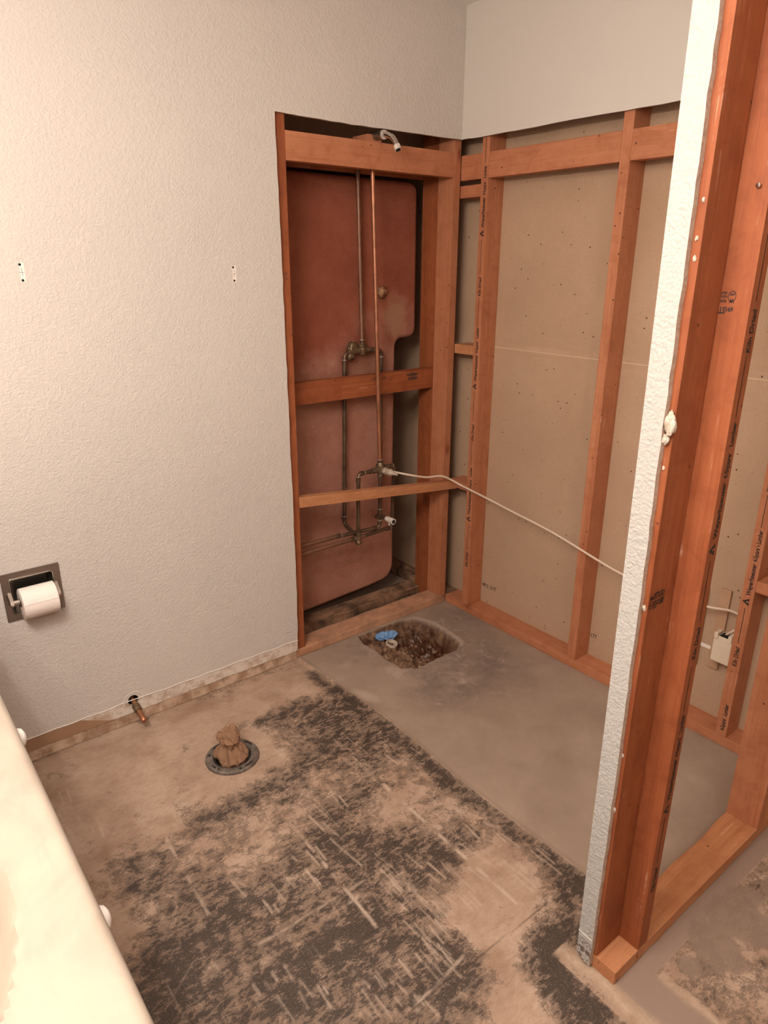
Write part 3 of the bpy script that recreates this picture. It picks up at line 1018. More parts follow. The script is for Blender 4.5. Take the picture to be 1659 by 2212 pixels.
def brace_def(c):
    t = (c.x + 0.80) / 0.81
    return Vector((c.x, c.y + t * -0.0385, c.z - 0.073 * t + (0.004 * t if c.z < .67 else -.002 * t)))


box('brace', (-0.7995, 0.0005, 0.652), (0.012, 0.037, 0.694), PALE['X'], bev=0.002, segs=(0, 6), deform=brace_def,
    label='thin slanting brace nailed across the lower opening and over the corner post', cat='brace')
box('support_block', (-0.455, 0.012, 1.956), (-0.39, 0.10, 1.980), FIR['X'], bev=0.0015, label='small wood block that carries the bent shower pipe', cat='block')

# scorch marks on the middle block
sco = empty('scorch_mark', (-0.13, 0.0925, 1.09))
bpy.data.objects.remove(sco)
blk_mid = [o for o in COL.objects if o.name.startswith('blocking') and 'scorch' in o.get('label', '')][0]
for x, z, rx, rz in ((-0.155, 1.098, .034, .0065), (-0.152, 1.082, .030, .007), (-0.31, 1.098, .012, .003), (-0.34, 1.089, .011, .003), (-0.36, 1.099, .010, .0025)):
    sm = poly_me([[(x + math.cos(k / 14 * 2 * math.pi) * rx, z + math.sin(k / 14 * 2 * math.pi) * rz * (1 + .25 * math.sin(k * 2.3 + x * 40))) for k in range(14)]],
                 (0, 0.0925, 0), (1, 0, 0), (0, 0, 1))
    link('scorch_mark', sm, MAT['inkfade'], blk_mid)


# --- right wall
box('bottom_plate', (0.0005, -1.549 - .0, 0.0008), (Wd, 0.0, H), FIR['Y'], bev=0.0025, segs=(1, 40),
    deform=lambda c: Vector((c.x + (0.004 * max(0, mn.noise(Vector((c.y * 7, 1, c.z * 12)))) if c.x < .03 else 0), c.y, c.z - (0.005 * max(0, mn.noise(Vector((c.y * 9, 4, 0)))) if (c.z > .03 and c.x < .02) else 0))),
    label='orange floor plate under the studs of the right wall', cat='bottom plate')
box('bottom_plate', (0.0005, 0.0008, 0.0008), (Wd, 1.2, H), OLDW['Y'], bev=0.0025, label='dark floor plate seen deep behind the corner post', cat='bottom plate')
st1 = stud('wall_stud', (0.0005, -0.150, H + .0005), (Wd, -0.112, TOP), FIR['Z'], 'printed stud nearest the corner post on the right wall')
st2 = stud('wall_stud', (0.0005, -0.761, H + .0005), (Wd, -0.723, TOP), FIR['Z'], 'unprinted stud in the middle of the tan panel, beside the white strip', segs=(2, 60),
           deform=lambda c: Vector((c.x, c.y + (0.010 * max(0, mn.noise(Vector((0, 0, c.z * 3.1 + 1)))) * (1 if c.z > .3 else 0) + .0016 * mn.noise(Vector((3, 1, c.z * 25))) if (c.x < .03 and c.y < -.745) else 0), c.z)))
st3 = stud('wall_stud', (0.0005, -1.381, H + .0005), (Wd, -1.343, TOP), FIR['Z'], 'printed stud seen through the partition, beside the outlet box')
for (y0, y1, lab) in ((-0.1115, -0.0005, 'short top block between the corner post and the first printed stud'),
                      (-0.7225, -0.1505, 'long top block between the printed stud and the unprinted stud'),
                      (-1.342, -0.7615, 'top block cut off by the white strip at its right end')):
    box('blocking', (0.0, y0, 1.856), (H, y1, 1.946), FIR['Y'], bev=0.002, label=lab, cat='blocking')
for (z0, z1, m_, lab) in ((1.793, 1.838, FIR, 'short flat block just below the short top block'),
                          (1.187, 1.226, PALE, 'short flat block with bold grain at mid height beside the corner post'),
                          (0.592, 0.624, FIR, 'short flat block behind the end of the slanting brace')):
    box('blocking', (0.0, -0.1115, z0), (Wd, -0.0005, z1), m_['Y'], bev=0.002, label=lab, cat='blocking')
box('blocking', (0.0, -1.548, 0.585), (Wd, -1.3815, 0.622), FIR['Y'], bev=0.002, label='flat block at the right picture edge, beyond the partition stud', cat='blocking')

# --- partition
TP, XE = -1.638, -1.012
part_plate = box('bottom_plate', (XE, TP, 0.0008), (XE + Wd, TP + Wd, H), PALE['X'], bev=0.002, label='short end piece of floor plate sticking out under the partition post', cat='bottom plate')
box('bottom_plate', (XE + Wd + .001, TP, 0.0008), (-0.0005, TP + Wd, H), PALE['X'], bev=0.002, segs=(0, 60),
    deform=lambda c: Vector((c.x, c.y + ((-0.016 * max(0, mn.noise(Vector((c.x * 4.5, 7, 0))) + .25) * (c.z / H) ** 2) if c.y > TP + .07 else 0) + (0.003 * mn.noise(Vector((c.x * 20, 1, c.z * 30))) if (c.y < TP + .02 and c.z < .02) else 0), c.z)),
    label='long orange floor plate of the partition on the right', cat='bottom plate')
pa = stud('wall_stud', (XE, TP + Wd - H, H + .0005), (XE + Wd, TP + Wd, TOP), REDFIR['Z'], 'partition end stud stamped STUD, right behind the white strip')
pb = stud('wall_stud', (XE + Wd + .0005, TP, H + .0005), (XE + Wd + H, TP + Wd, TOP), REDFIR['Z'], 'partition stud with upside-down stamp and printed narrow edge')
pc = stud('wall_stud', (-0.329, TP, H + .0005), (-0.291, TP + Wd, TOP), FIR['Z'], 'partition stud at the right picture edge, standing on the long plate')
# white strip of drywall left on the end of the partition
so = [(1.523, 2.44)] + jag([(1.525, 2.4), (1.527, 1.9), (1.536, 1.0), (1.543, 0.028)], 0.3, 0.0004) + [(1.548, 0.016), (1.556, 0.021), (1.562, 0.010), (1.572, 0.014), (1.580, 0.010)] + \
    jag([(1.580, 0.012), (1.579, 0.5), (1.5775, 0.9), (1.573, 1.4), (1.5695, 1.9), (1.567, 2.44)], 0.028, 0.0013)
strip = plate2d('drywall_strip', [so], DW, ((XE - .0005, 0, 0), (0, -1, 0), (0, 0, 1)), [MAT['strip'], MAT['edge']],
                label='tall white textured drywall strip left on the partition end', cat='drywall')
me = strip.data
nf = [1 if abs(p.normal.x) < 0.5 and p.normal.y < 0 else 0 for p in me.polygons]
me.polygons.foreach_set('material_index', nf)
for nm, o_ in (('wall_left', None),):
    w_ = bpy.data.objects[nm].data
    w_.materials.append(MAT['edge'])
    w_.polygons.foreach_set('material_index', [0 if abs(p.normal.y) > .5 else 1 for p in w_.polygons])
wr_ = bpy.data.objects['wall_right_upper'].data
wr_.materials.append(MAT['edge'])
wr_.polygons.foreach_set('material_index', [0 if abs(p.normal.x) > .5 else 1 for p in wr_.polygons])


def lump(name, c, r, mat, seed, parent=None, sub=4, amp=0.45, freq=1.3, squash=(1, 1, 1), **kw):
    bm = bmesh.new()
    bmesh.ops.create_icosphere(bm, subdivisions=sub, radius=1)
    for v in bm.verts:
        n = v.co.normalized()
        k = 1 + amp * mn.noise(n * freq + Vector((seed, 0, 0))) + amp * .5 * mn.noise(n * freq * 3 + Vector((0, seed, 0))) + amp * .25 * mn.noise(n * freq * 8 + Vector((0, 0, seed)))
        v.co = Vector([c[i] + n[i] * r * k * squash[i] for i in range(3)])
    return link(name, bm_mesh(bm, name), mat, parent, smooth=True, **kw)


tube('paint_ridge', [(XE - .0135, -1.542, .092), (XE - .0135, -1.560, .090), (XE - .0135, -1.578, .0905)], .0009, MAT['patch'], strip, n=6)
# plaster crumbs caught between strip and stud
cr = empty('plaster_clump', (XE - .003, -1.585, 1.27), 'white crumbly plaster clump caught beside the strip at mid height', 'plaster')
lump('clump', (XE - .006, -1.583, 1.29), 0.013, MAT['foam'], 3.1, cr, squash=(.55, .75, 1.5))
lump('clump', (XE - .006, -1.577, 1.262), 0.008, MAT['foam'], 8.1, cr, squash=(.6, .8, 1.0))
for k, (zz, rr) in enumerate(((0.937, .0045), (1.555, .0035), (1.585, .003), (1.64, .003), (0.46, .0045), (1.21, .003), (0.60, .003))):
    lump('plaster_crumb', (XE - .001, -1.581 + .001 * (k % 3), zz), rr, MAT['foam'], 5.3 * k, sub=3, squash=(.6, .8, 1.4),
         label='tiny plaster crumb stuck to the edge of the partition end stud', cat='plaster', group='plaster crumbs along the partition stud')


# ------------------------------------------------------------------ lumber print
def brand(parent, face, zts, u, v, o_of):
    """one mesh per printed run. o_of(z) gives the text baseline origin at height z."""
    for zt in zts:
        ms = []
        tri = [[(0, 0.0), (0.026, 0.0), (0.013, 0.020)][::1]]
        # triangle with a pale notch
        ms.append(poly_me([[(0.0, 0.0), (0.0105, 0.0), (0.0105, 0.007), (0.013, 0.0105), (0.013, 0.021)], [(0.0155, 0.0), (0.026, 0.0), (0.013, 0.021), (0.013, 0.0105), (0.0155, 0.007)]], o_of(zt - .013), u, v))
        ms.append(text_me('Weyerhaeuser', 0.0195, o_of(zt + .022), u, v, bold=0.0006, sx=0.110, slant=0.1))
        ms.append(text_me('4-Square\u00b4', 0.0195, o_of(zt + .138), u, v, bold=0.0006, sx=0.050, slant=0.1))
        ms.append(text_me('Lumber', 0.0195, o_of(zt + .197), u, v, bold=0.0006, sx=0.045, slant=0.1))
        ms.append(text_me('Kiln Dried', 0.0195, o_of(zt - .235), u, v, bold=0.0006, sx=0.072, slant=0.1))
        for a, b in ((-.150, -.022), (.250, .355)):
            n = 14
            P = []
            for i in range(n):
                x0, x1 = a + (b - a) * i / n, a + (b - a) * (i + 1) / n
                y0 = 0.007 + .0003 * math.sin(i * 2.1 + zt * 9)
                P.append([(x0, y0), (x1, y0), (x1, y0 + .0021), (x0, y0 + .0021)])
            ms.append(poly_me(P, o_of(zt), u, v))
        link('lumber_print', merge(ms, 'lumber_print'), MAT['ink'], parent)


brand(st1, 'x', (1.659, 1.060, 0.465), (0, 0, 1), (0, 1, 0), lambda z: (0.0005, -0.139, z))
brand(st3, 'x', (1.143, 0.544, -0.0), (0, 0, 1), (0, 1, 0), lambda z: (0.0005, -1.370, z)) if False else None
brand(st3, 'x', (1.143, 0.544), (0, 0, 1), (0, 1, 0), lambda z: (0.0005, -1.370, z))
ms = [text_me('4-Square\u00b4', 0.0195, (0.0005, -1.372, 0.060), (0, 0, 1), (0, 1, 0), bold=0.0006, sx=0.050), text_me('Lumber', 0.0195, (0.0005, -1.372, 0.118), (0, 0, 1), (0, 1, 0), bold=0.0006, sx=0.045)]
link('lumber_print', merge(ms, 'lumber_print'), MAT['ink'], st3)
brand(pb, 'y', (1.640, 1.046, 0.440), (0, 0, 1), (-1, 0, 0), lambda z: (-0.8965, TP, z))

# STUD grade stamp on the end stud
u, v, O = (1, 0, 0), (0, 0, 1), (-1.008, TP + Wd - H, 0.935)
ms = [text_me('STUD', 0.0175, (-0.995, O[1], 0.952), u, v, bold=0.0006, sx=0.036),
      text_me('106', 0.011, (-1.008, O[1], 0.952), u, v, bold=0.0006, sx=0.012),
      text_me('WWP', 0.0048, (-1.005, O[1], 0.9385), u, v, bold=0.0003, sx=0.008),
      text_me('DOUG FIR-L', 0.006, (-0.994, O[1], 0.943), u, v, bold=0.0003, sx=0.020),
      text_me('WESTERN', 0.005, (-0.994, O[1], 0.9375), u, v, bold=0.0003, sx=0.020),
      text_me('S-DRY', 0.0055, (-0.993, O[1], 0.931), u, v, bold=0.0003, sx=0.014),
      poly_me(ring_poly(-0.0, 0.0, 0.0062, 0.0078), (-1.001, O[1], 0.9405), u, v),
      poly_me([[(0, 0), (.012, 0.0), (.013, .013), (.004, .013)]], (-0.972, O[1], 0.935), u, v)]
link('grade_stamp', merge(ms, 'grade_stamp'), MAT['ink'], pa)
# upside-down stamp on the next stud
u, v = (0, 1, 0), (0, 0, -1)
XF = XE + Wd + .0005
ms = [text_me('691', 0.0095, (XF, -1.6110, 1.4790), u, v, bold=0.0004, sx=0.012),
      text_me('ST', 0.0150, (XF, -1.5980, 1.4790), u, v, bold=0.0005, sx=0.0115),
      poly_me(ring_poly(0, 0, 0.0078, 0.0092, sx=0.75), (XF, -1.6060, 1.4965), u, v),
      text_me('W', 0.0100, (XF, -1.6100, 1.4930), u, v, bold=0.0005, sx=0.008),
      text_me('(WP)', 0.0050, (XF, -1.6100, 1.5015), u, v, bold=0.0003, sx=0.008),
      text_me('QUAW', 0.0055, (XF, -1.5980, 1.4905), u, v, bold=0.0003, sx=0.011),
      text_me('1-3/16', 0.0055, (XF, -1.5990, 1.4975), u, v, bold=0.0003, sx=0.012),
      text_me('326 09', 0.0050, (XF, -1.5970, 1.5035), u, v, bold=0.0003, sx=0.010)]
link('grade_stamp', merge(ms, 'grade_stamp'), MAT['ink'], pb)
lathe('nail', [(0.0, .0), (.0022, .0), (.0022, .004), (.0040, .0045), (.0038, .0056), (0, .006)], (XF, -1.6200, 1.664), (-1, 0, -.15), MAT['chrome'], pb)
# small faded stamp on the left stud
ls = [o for o in COL.objects if 'left edge of the opening' in o.get('label', '')][0]
ms = [poly_me(ring_poly(0, 0, .0048, .0064, sx=.8), (-0.818, 0.0005, 1.512), (1, 0, 0), (0, 0, 1)), text_me('W', .008, (-.8215, .0005, 1.509), (1, 0, 0), (0, 0, 1), bold=.0003, sx=.007),
      text_me('106', .007, (-.823, .0005, 1.494), (1, 0, 0), (0, 0, 1), bold=.0003, sx=.011)]
link('grade_stamp', merge(ms, 'grade_stamp'), MAT['inkfade'], ls)
# sheet numbers printed on the tan panel back
wr = bpy.data.objects['wall_right']
for i, (yy, t_) in enumerate(((-0.157, '4812  2177'), (-0.705, '4812  2177'))):
    me_ = text_me(t_, 0.024, (0.0893, yy, 0.119), (0, -1, 0), (0, 0, 1), bold=0.0005, sx=0.088, lift=0.0006)
    link('sheet_number', me_, MAT['inkfade'], wr)

# ------------------------------------------------------------------ fibreglass shower unit seen through the opening
def build_unit():
    pts = [(-1.15, 0.085)]
    pts += [(-0.676, 0.078), (-0.31, 0.098)]
    for k in range(9):
        a = -math.pi / 2 + k / 8 * math.pi / 2
        pts.append((-0.245 + math.cos(a) * 0.078, 0.183 + math.sin(a) * 0.078))
    pts += [(-0.170, 0.60), (-0.165, 1.195)]
    for k in range(1, 6):
        a = math.pi - k / 6 * math.pi / 2
        pts.append((-0.130 + math.cos(a) * 0.035, 1.205 + math.sin(a) * 0.035))
    pts += [(-0.085, 1.243)]
    for k in range(7):
        a = -math.pi / 2 + k / 6 * math.pi / 2
        pts.append((-0.086 + math.cos(a) * 0.036, 1.280 + math.sin(a) * 0.036))
    pts += [(-0.051, 1.55)]
    for k in range(7):
        a = k / 6 * math.pi / 2
        pts.append((-0.094 + math.cos(a) * 0.042, 1.822 + math.sin(a) * 0.042))
    pts += [(-0.4, 1.865), (-1.15, 1.867)]
    bm = bmesh.new()
    # front ring inset (rounded shoulder), then straight side walls going back
    cxz = Vector((-0.62, 0.95))

    nrm = []
    for k in range(len(pts)):
        a, b = Vector(pts[k - 1]), Vector(pts[(k + 1) % len(pts)])
        t = (b - a).normalized()
        nrm.append(Vector((t.y, -t.x)))       # outline runs counter-clockwise: this points outwards

    def off(p, d):
        k = pts.index(p)
        return (p[0] - nrm[k].x * d, p[1] - nrm[k].y * d)
    rings = []
    for y, d in ((0.190, 0.022), (0.193, 0.012), (0.200, 0.004), (0.210, 0.0), (0.30, 0.0), (0.60, 0.0), (1.15, 0.0)):
        rings.append([bm.verts.new((off(p, d)[0], y, off(p, d)[1])) for p in pts])
    n = len(pts)
    for a, b in zip(rings, rings[1:]):
        for k in range(n):
            bm.faces.new((a[k], a[(k + 1) % n], b[(k + 1) % n], b[k]))
    from mathutils.geometry import tessellate_polygon
    front = [Vector((v.co.x, v.co.z, 0)) for v in rings[0]]
    for tri in tessellate_polygon([front]):
        bm.faces.new([rings[0][i] for i in tri])
    return bm_mesh(bm, 'unit')


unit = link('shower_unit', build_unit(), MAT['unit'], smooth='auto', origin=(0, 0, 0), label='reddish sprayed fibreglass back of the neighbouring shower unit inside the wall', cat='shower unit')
# the moulded boss with rough resin around it
lump('resin_boss', (-0.255, 0.188, 1.437), 0.026, MAT['resin'], 2.2, unit, amp=.5, squash=(1, .5, .8), label='tan resin lump')

# ------------------------------------------------------------------ plumbing
R = 0.0085


def joint(par, c, ax, r=0.0105, L=0.012, mat='solder', nm='coupling'):
    a = Vector(ax).normalized()
    c = Vector(c)
    return tube(nm, [c - a * L / 2, c + a * L / 2], r, MAT[mat], par, n=16)


near = empty('shower_plumbing', (-0.42, 0.055, 0.42), 'copper pipe loop with crusted valve and spout stub, in front of the middle block', 'plumbing')
tube('riser_pipe', [(-0.404, 0.052, 1.955), (-0.385, 0.052, 1.40), (-0.364, 0.052, 0.735)], R, MAT['brightcopper'], near)
valve = lathe('valve_body', [(0, 0), (.013, 0), (.0145, .004), (.0145, .018), (.021, .024), (.021, .052), (.016, .058), (.014, .066), (0, .066)], (-.3605, .052, .685), (0, 0, 1), MAT['brass'], near, n=20)
tube('valve_arm', [(-.40, .052, .719), (-.318, .052, .723)], .0125, MAT['brass'], near, n=18)
stem = lathe('valve_stem', [(0, 0), (.0135, 0), (.0135, .012), (.0150, .014), (.0150, .026), (.0125, .028), (.0125, .041), (.0150, .043), (.0150, .056), (.011, .060), (.009, .068), (.0055, .074), (.005, .092), (0, .093)],
             (-.357, .048, .717), (0.12, -1, -.03), MAT['corroded'], near, n=20, label='mineral-crusted valve stem with a worn tip')
tube('hot_pipe', [(-.395, .052, .719), (-.478, .052, .719), (-.481, .052, .445)], R, MAT['darkpipe'], near, fillet=.02)
tube('cold_drop_pipe', [(-.325, .052, .724), (-.283, .055, .724), (-.288, .060, .437), (-.46, .052, .435)], R, MAT['darkpipe'], near, fillet=.022)
tube('centre_pipe', [(-.361, .052, .690), (-.364, .052, .456), (-.57, .070, .457)], R, MAT['darkpipe'], near, fillet=.02)
tube('supply_pipe', [(-.45, .052, .435), (-.7995, .052, .431)], R, MAT['copper'], near)
tube('supply_pipe', [(-.555, .070, .458), (-.7995, .074, .458)], R, MAT['copper'], near)
for c, a in (((-.3635, .052, .752), (0, 0, 1)), ((-.41, .052, .719), (1, 0, 0)), ((-.458, .052, .719), (1, 0, 0)), ((-.4785, .052, .697), (0, 0, 1)), ((-.3615, .052, .678), (0, 0, 1)),
             ((-.3625, .052, .530), (0, 0, 1)), ((-.364, .052, .478), (0, 0, 1)), ((-.306, .052, .724), (1, 0, 0)), ((-.288, .058, .460), (0, 0, 1)), ((-.31, .058, .436), (1, 0, 0)),
             ((-.388, .054, .456), (1, 0, 0)), ((-.57, .070, .458), (1, 0, 0)), ((-.51, .052, .434), (1, 0, 0))):
    joint(near, c, a, .0102, .020, 'darkpipe', 'fitting')
    joint(near, Vector(c) + Vector(a) * .0105, a, .0106, .0022, 'solder', 'solder_ring')
stub = empty('spout_stub', (-.362, .03, .505))
bpy.data.objects.remove(stub)
tube('spout_stub', [(-.3625, .050, .510), (-.362, -.002, .508)], .0095, MAT['darkpipe'], near)
sp = tube('threaded_end', [(-.362, .008, .508), (-.3615, -.012, .5078), (-.361, -.04, .507)], .0128, MAT['tape'], near, radii=[.0105, .0128, .0135], label='taped white threaded end')
lathe('bore', [(0, 0), (.0085, 0), (.0088, .0006), (0, .0008)], (-.361, -.0402, .507), (0, -1, 0), MAT['pipein'], sp, n=18)
lump('tape_shred', (-.362, -.012, .490), .006, MAT['tape'], 4.4, near, sub=3, squash=(.7, .8, 1.5))
# bottom tee body under the vertical pipes
tube('tee', [(-.481, .052, .46), (-.481, .052, .416)], .0125, MAT['brass'], near)
lump('tee_cap', (-.481, .052, .414), .0145, MAT['brass'], 6.0, near, sub=3, amp=.15)
# bent shower pipe above the block
arm = tube('shower_arm', [(-.428, .062, 1.972), (-.421, .025, 1.975), (-.415, -.010, 1.977), (-.412, -.030, 1.976)], .0145, MAT['satin'], near, radii=[.012, .0145, .0145, .0150])
arm2 = tube('shower_neck', [(-.412, -.026, 1.976), (-.410, -.050, 1.973), (-.4085, -.072, 1.963), (-.408, -.088, 1.947), (-.4078, -.099, 1.929)], .0098, MAT['chrome'], near, fillet=.0)
lathe('neck_thread', [(.0085, 0), (.0118, .0), (.0118, .017), (.0085, .0172)], (-.4078, -.0955, 1.935), (.003, -.50, -.86), MAT['tape'], near, n=20)
lathe('bore', [(0, 0), (.0088, 0), (.0088, .0005), (0, .0006)], (-.4078, -.1042, 1.9200), (.003, -.50, -.86), MAT['pipein'], near, n=20)
joint(near, (-.412, -.030, 1.976), (0, -1, -.05), .0155, .004, 'tape', 'flange')

far = empty('neighbour_plumbing', (-0.42, 0.155, 0.45), 'darker pipe loop set deeper, passing behind the middle block', 'plumbing')
Y2 = 0.162
tube('riser_pipe', [(-.389, Y2, 1.93), (-.372, Y2, 1.228)], R, MAT['copper'], far)
tube('valve_arm', [(-.445, Y2, 1.206), (-.40, Y2, 1.208), (-.335, Y2, 1.208)], .0125, MAT['brass'], far, n=18)
lathe('valve_body', [(0, 0), (.014, 0), (.0155, .004), (.0155, .030), (.019, .034), (.019, .038), (.012, .042), (0, .042)], (-.372, Y2, 1.192), (0, 0, 1), MAT['brass'], far, n=20)
lump('valve_bonnet', (-.417, Y2 + .004, 1.217), .026, MAT['brass'], 9.1, far, sub=4, amp=.35, squash=(1.0, .6, 1.1))
lump('valve_bonnet', (-.432, Y2 - .002, 1.190), .018, MAT['brass'], 3.1, far, sub=4, amp=.35, squash=(1.0, .6, 1.0))
tube('left_drop_pipe', [(-.42, Y2, 1.200), (-.462, Y2, 1.200), (-.476, Y2, .462), (-.482, .075, .444)], R, MAT['darkpipe'], far, fillet=.022)
tube('right_drop_pipe', [(-.34, Y2, 1.208), (-.272, Y2, 1.203), (-.276, Y2, .47), (-.30, Y2, .455)], R, MAT['darkpipe'], far, fillet=.022)
for c, a in (((-.462, Y2, 1.165), (0, 0, 1)), ((-.440, Y2, 1.202), (1, 0, 0)), ((-.272, Y2, 1.165), (0, 0, 1)), ((-.315, Y2, 1.207), (1, 0, 0)), ((-.476, Y2, .49), (0, 0, 1)), ((-.372, Y2, 1.240), (0, 0, 1))):
    joint(far, c, a, .0102, .020, 'darkpipe', 'fitting')
    joint(far, Vector(c) + Vector(a) * .0105, a, .0106, .0022, 'solder', 'solder_ring')

# toilet supply stub
sup = empty('water_supply_stub', (-1.519, -.05, .07), 'capped copper stub coming out of the wall just above the floor', 'pipe')
tube('pipe', [(-1.519, .045, .104), (-1.514, -.088, .050)], .0085, MAT['brightcopper'], sup)
lathe('compression_nut', [(0, 0), (.0125, 0), (.0135, .003), (.0135, .010), (.0115, .012), (.0115, .016), (.0135, .018), (.0135, .026), (.0105, .029), (0, .029)], (-1.5168, -.022, .0765), (.03, -1, -.40), MAT['brass'], sup, n=6 * 4)
lathe('cap', [(0, 0), (.0100, 0), (.0100, .011), (.008, .014), (0, .0145)], (-1.5143, -.080, .0532), (.03, -1, -.40), MAT['brightcopper'], sup, n=20)
# round unpainted ring the escutcheon left
bm = bmesh.new()
ringpts = [(-1.519 + math.cos(a / 28 * 2 * math.pi) * .034, -DW - .0004, .091 + math.sin(a / 28 * 2 * math.pi) * .034) for a in range(-3, 18)]
tube('paint_ring', ringpts, .0011, MAT['patch'], bpy.data.objects['wall_left'], n=6)

# ------------------------------------------------------------------ cable
def cable_pts(P, n=10):
    out = []
    Q = [Vector(p) for p in P]
    Q = [Q[0]] + Q + [Q[-1]]
    for i in range(1, len(Q) - 2):
        p0, p1, p2, p3 = Q[i - 1:i + 3]
        for k in range(n):
            t = k / n
            out.append(.5 * ((2 * p1) + (-p0 + p2) * t + (2 * p0 - 5 * p1 + 4 * p2 - p3) * t * t + (-p0 + 3 * p1 - 3 * p2 + p3) * t ** 3))
    out.append(Q[-2])
    return out


CB = [(-0.30, 0.045, 0.700), (-0.255, -0.010, 0.690), (-0.17, -0.030, 0.668), (-0.085, -0.047, 0.660), (-0.02, -0.10, 0.618), (-0.008, -0.25, 0.593), (-0.008, -0.392, 0.574), (-0.008, -0.611, 0.545), (-0.008, -0.893, 0.488),
      (0.005, -1.06, 0.468), (0.02, -1.226, 0.468), (0.05, -1.30, 0.470), (0.058, -1.343, 0.458), (0.060, -1.360, 0.450)]
CB2 = [(0.050, -1.360, 0.435), (0.055, -1.343, 0.422), (0.055, -1.318, 0.400), (0.06, -1.290, 0.365), (0.065, -1.283, 0.345)]
cab = tube('electrical_cable', cable_pts(CB), 0.0046, MAT['cable'], n=10, label='pale electrical cable sagging from the shower valve across the right wall studs', cat='cable')
for v in cab.data.vertices:
    pass

# ------------------------------------------------------------------ outlet box and laths beyond the partition
ob = empty('outlet_box', (0.065, -1.30, 0.28), 'cream plastic outlet box seen through the partition, mounted between two laths', 'outlet box')
box('box_shell', (0.030, -1.333, 0.280), (0.078, -1.270, 0.376), MAT['plastic'], ob, bev=0.004)
lathe('knockout', [(.0055, 0), (.0085, 0), (.0085, .0012), (.0055, .0012)], (.030, -1.297, .332), (-1, 0, 0), MAT['plastic'], ob, n=20)
box('clamp_tab', (0.026, -1.331, 0.366), (0.060, -1.318, 0.392), MAT['plastic'], ob, bev=0.002)
box('clamp_tab', (0.026, -1.285, 0.366), (0.060, -1.272, 0.388), MAT['plastic'], ob, bev=0.002)
box('wire_opening', (0.034, -1.316, 0.3762), (0.068, -1.287, 0.3775), MAT['plug'], ob, bev=0)
tube('box_cable', cable_pts(CB2), .0046, MAT['cable'], ob, n=10)
box('lath', (0.079, -1.280, 0.222), (0.089, -1.245, 0.523), MAT['lath'], bev=.001, label='right-hand vertical lath on the tan panel, behind the outlet box', cat='lath')
box('lath', (0.079, -1.206, 0.207), (0.089, -1.171, 0.505), MAT['lath'], bev=.001, label='left-hand vertical lath partly hidden by the partition stud', cat='lath')
box('label_strip', (0.0865, -1.2445, 0.283), (0.089, -1.2065, 0.296), MAT['patch'], bev=.0005, label='small white strip stuck between the two laths', cat='strip')

# ------------------------------------------------------------------ toilet flange and rag
fl = empty('toilet_flange', (FL_C[0], FL_C[1], 0), 'dark round metal toilet flange set in the stained floor', 'flange')
lathe('flange_ring', [(.056, -.03), (.060, .004), (.063, .0075), (.068, .0085), (.083, .0080), (.087, .0060), (.089, .0005), (.089, -.002)], (FL_C[0], FL_C[1], 0), (0, 0, 1), MAT['cast'], fl, n=56)
lathe('drain_neck', [(.060, .004), (.054, .001), (.052, -.10), (.0, -.102)], (FL_C[0], FL_C[1], 0), (0, 0, 1), MAT['plug'], fl, n=40)
for k in range(6):
    a = k * math.pi / 3 + .4
    lathe('screw', [(0, 0), (.0042, 0), (.0042, .0012), (.002, .002), (0, .002)], (FL_C[0] + math.cos(a) * .076, FL_C[1] + math.sin(a) * .076, .0082), (0, 0, 1), MAT['satin'] if k % 2 else MAT['plug'], fl, n=10)
for k in range(4):
    a0 = k * math.pi / 2 + .1
    sl = []
    for j in range(6):
        a, b = a0 + j * .07, a0 + (j + 1) * .07
        sl.append([(math.cos(a) * .0735, math.sin(a) * .0735), (math.cos(b) * .0735, math.sin(b) * .0735), (math.cos(b) * .0785, math.sin(b) * .0785), (math.cos(a) * .0785, math.sin(a) * .0785)])
    link('slot', poly_me(sl, (FL_C[0], FL_C[1], .0088), (1, 0, 0), (0, 1, 0)), MAT['plug'], fl)


def rag(name, base, prof, seed, mat, folds, label, sub=5, foldamp=.17, topk=.35):
    """crumpled cloth: a stack profile swept round with deep vertical folds that twist as they rise"""
    bm = bmesh.new()
    n, rows = 110, 70
    rings = []
    for i in range(rows):
        t = i / (rows - 1)
        # interpolate profile
        for (t0, r0, z0, dx0, dy0), (t1, r1, z1, dx1, dy1) in zip(prof, prof[1:]):
            if t <= t1:
                k = (t - t0) / (t1 - t0)
                k = k * k * (3 - 2 * k)
                r_, z_, dx, dy = r0 + (r1 - r0) * k, z0 + (z1 - z0) * k, dx0 + (dx1 - dx0) * k, dy0 + (dy1 - dy0) * k
                break
        row = []
        for j in range(n):
            a = 2 * math.pi * j / n
            d = Vector((math.cos(a), math.sin(a), 0))
            q = d * 1.25 + Vector((seed, 0, t * 1.6))
            ridg = 1 - abs(mn.noise(q * folds * .42 + Vector((0, 0, a * 0))) * 2.2)
            ridg2 = 1 - abs(mn.noise(q * folds * 1.4 + Vector((9, seed, 3))) * 2.0)
            f = 1 + foldamp * (ridg * 1.4 - .6) + foldamp * .55 * (ridg2 - .4) + .25 * mn.noise(q * 1.1)
            zz = z_ + .016 * mn.noise(q * 1.7 + Vector((4, 4, 4))) * (0.4 + t)
            row.append(bm.verts.new((base[0] + dx + d.x * r_ * f, base[1] + dy + d.y * r_ * f, base[2] + zz)))
        rings.append(row)
    for a, b in zip(rings, rings[1:]):
        for j in range(n):
            bm.faces.new((a[j], a[(j + 1) % n], b[(j + 1) % n], b[j]))
    bm.faces.new(rings[-1])
    return link(name, bm_mesh(bm, name), mat, smooth=True, label=label, cat='rag')


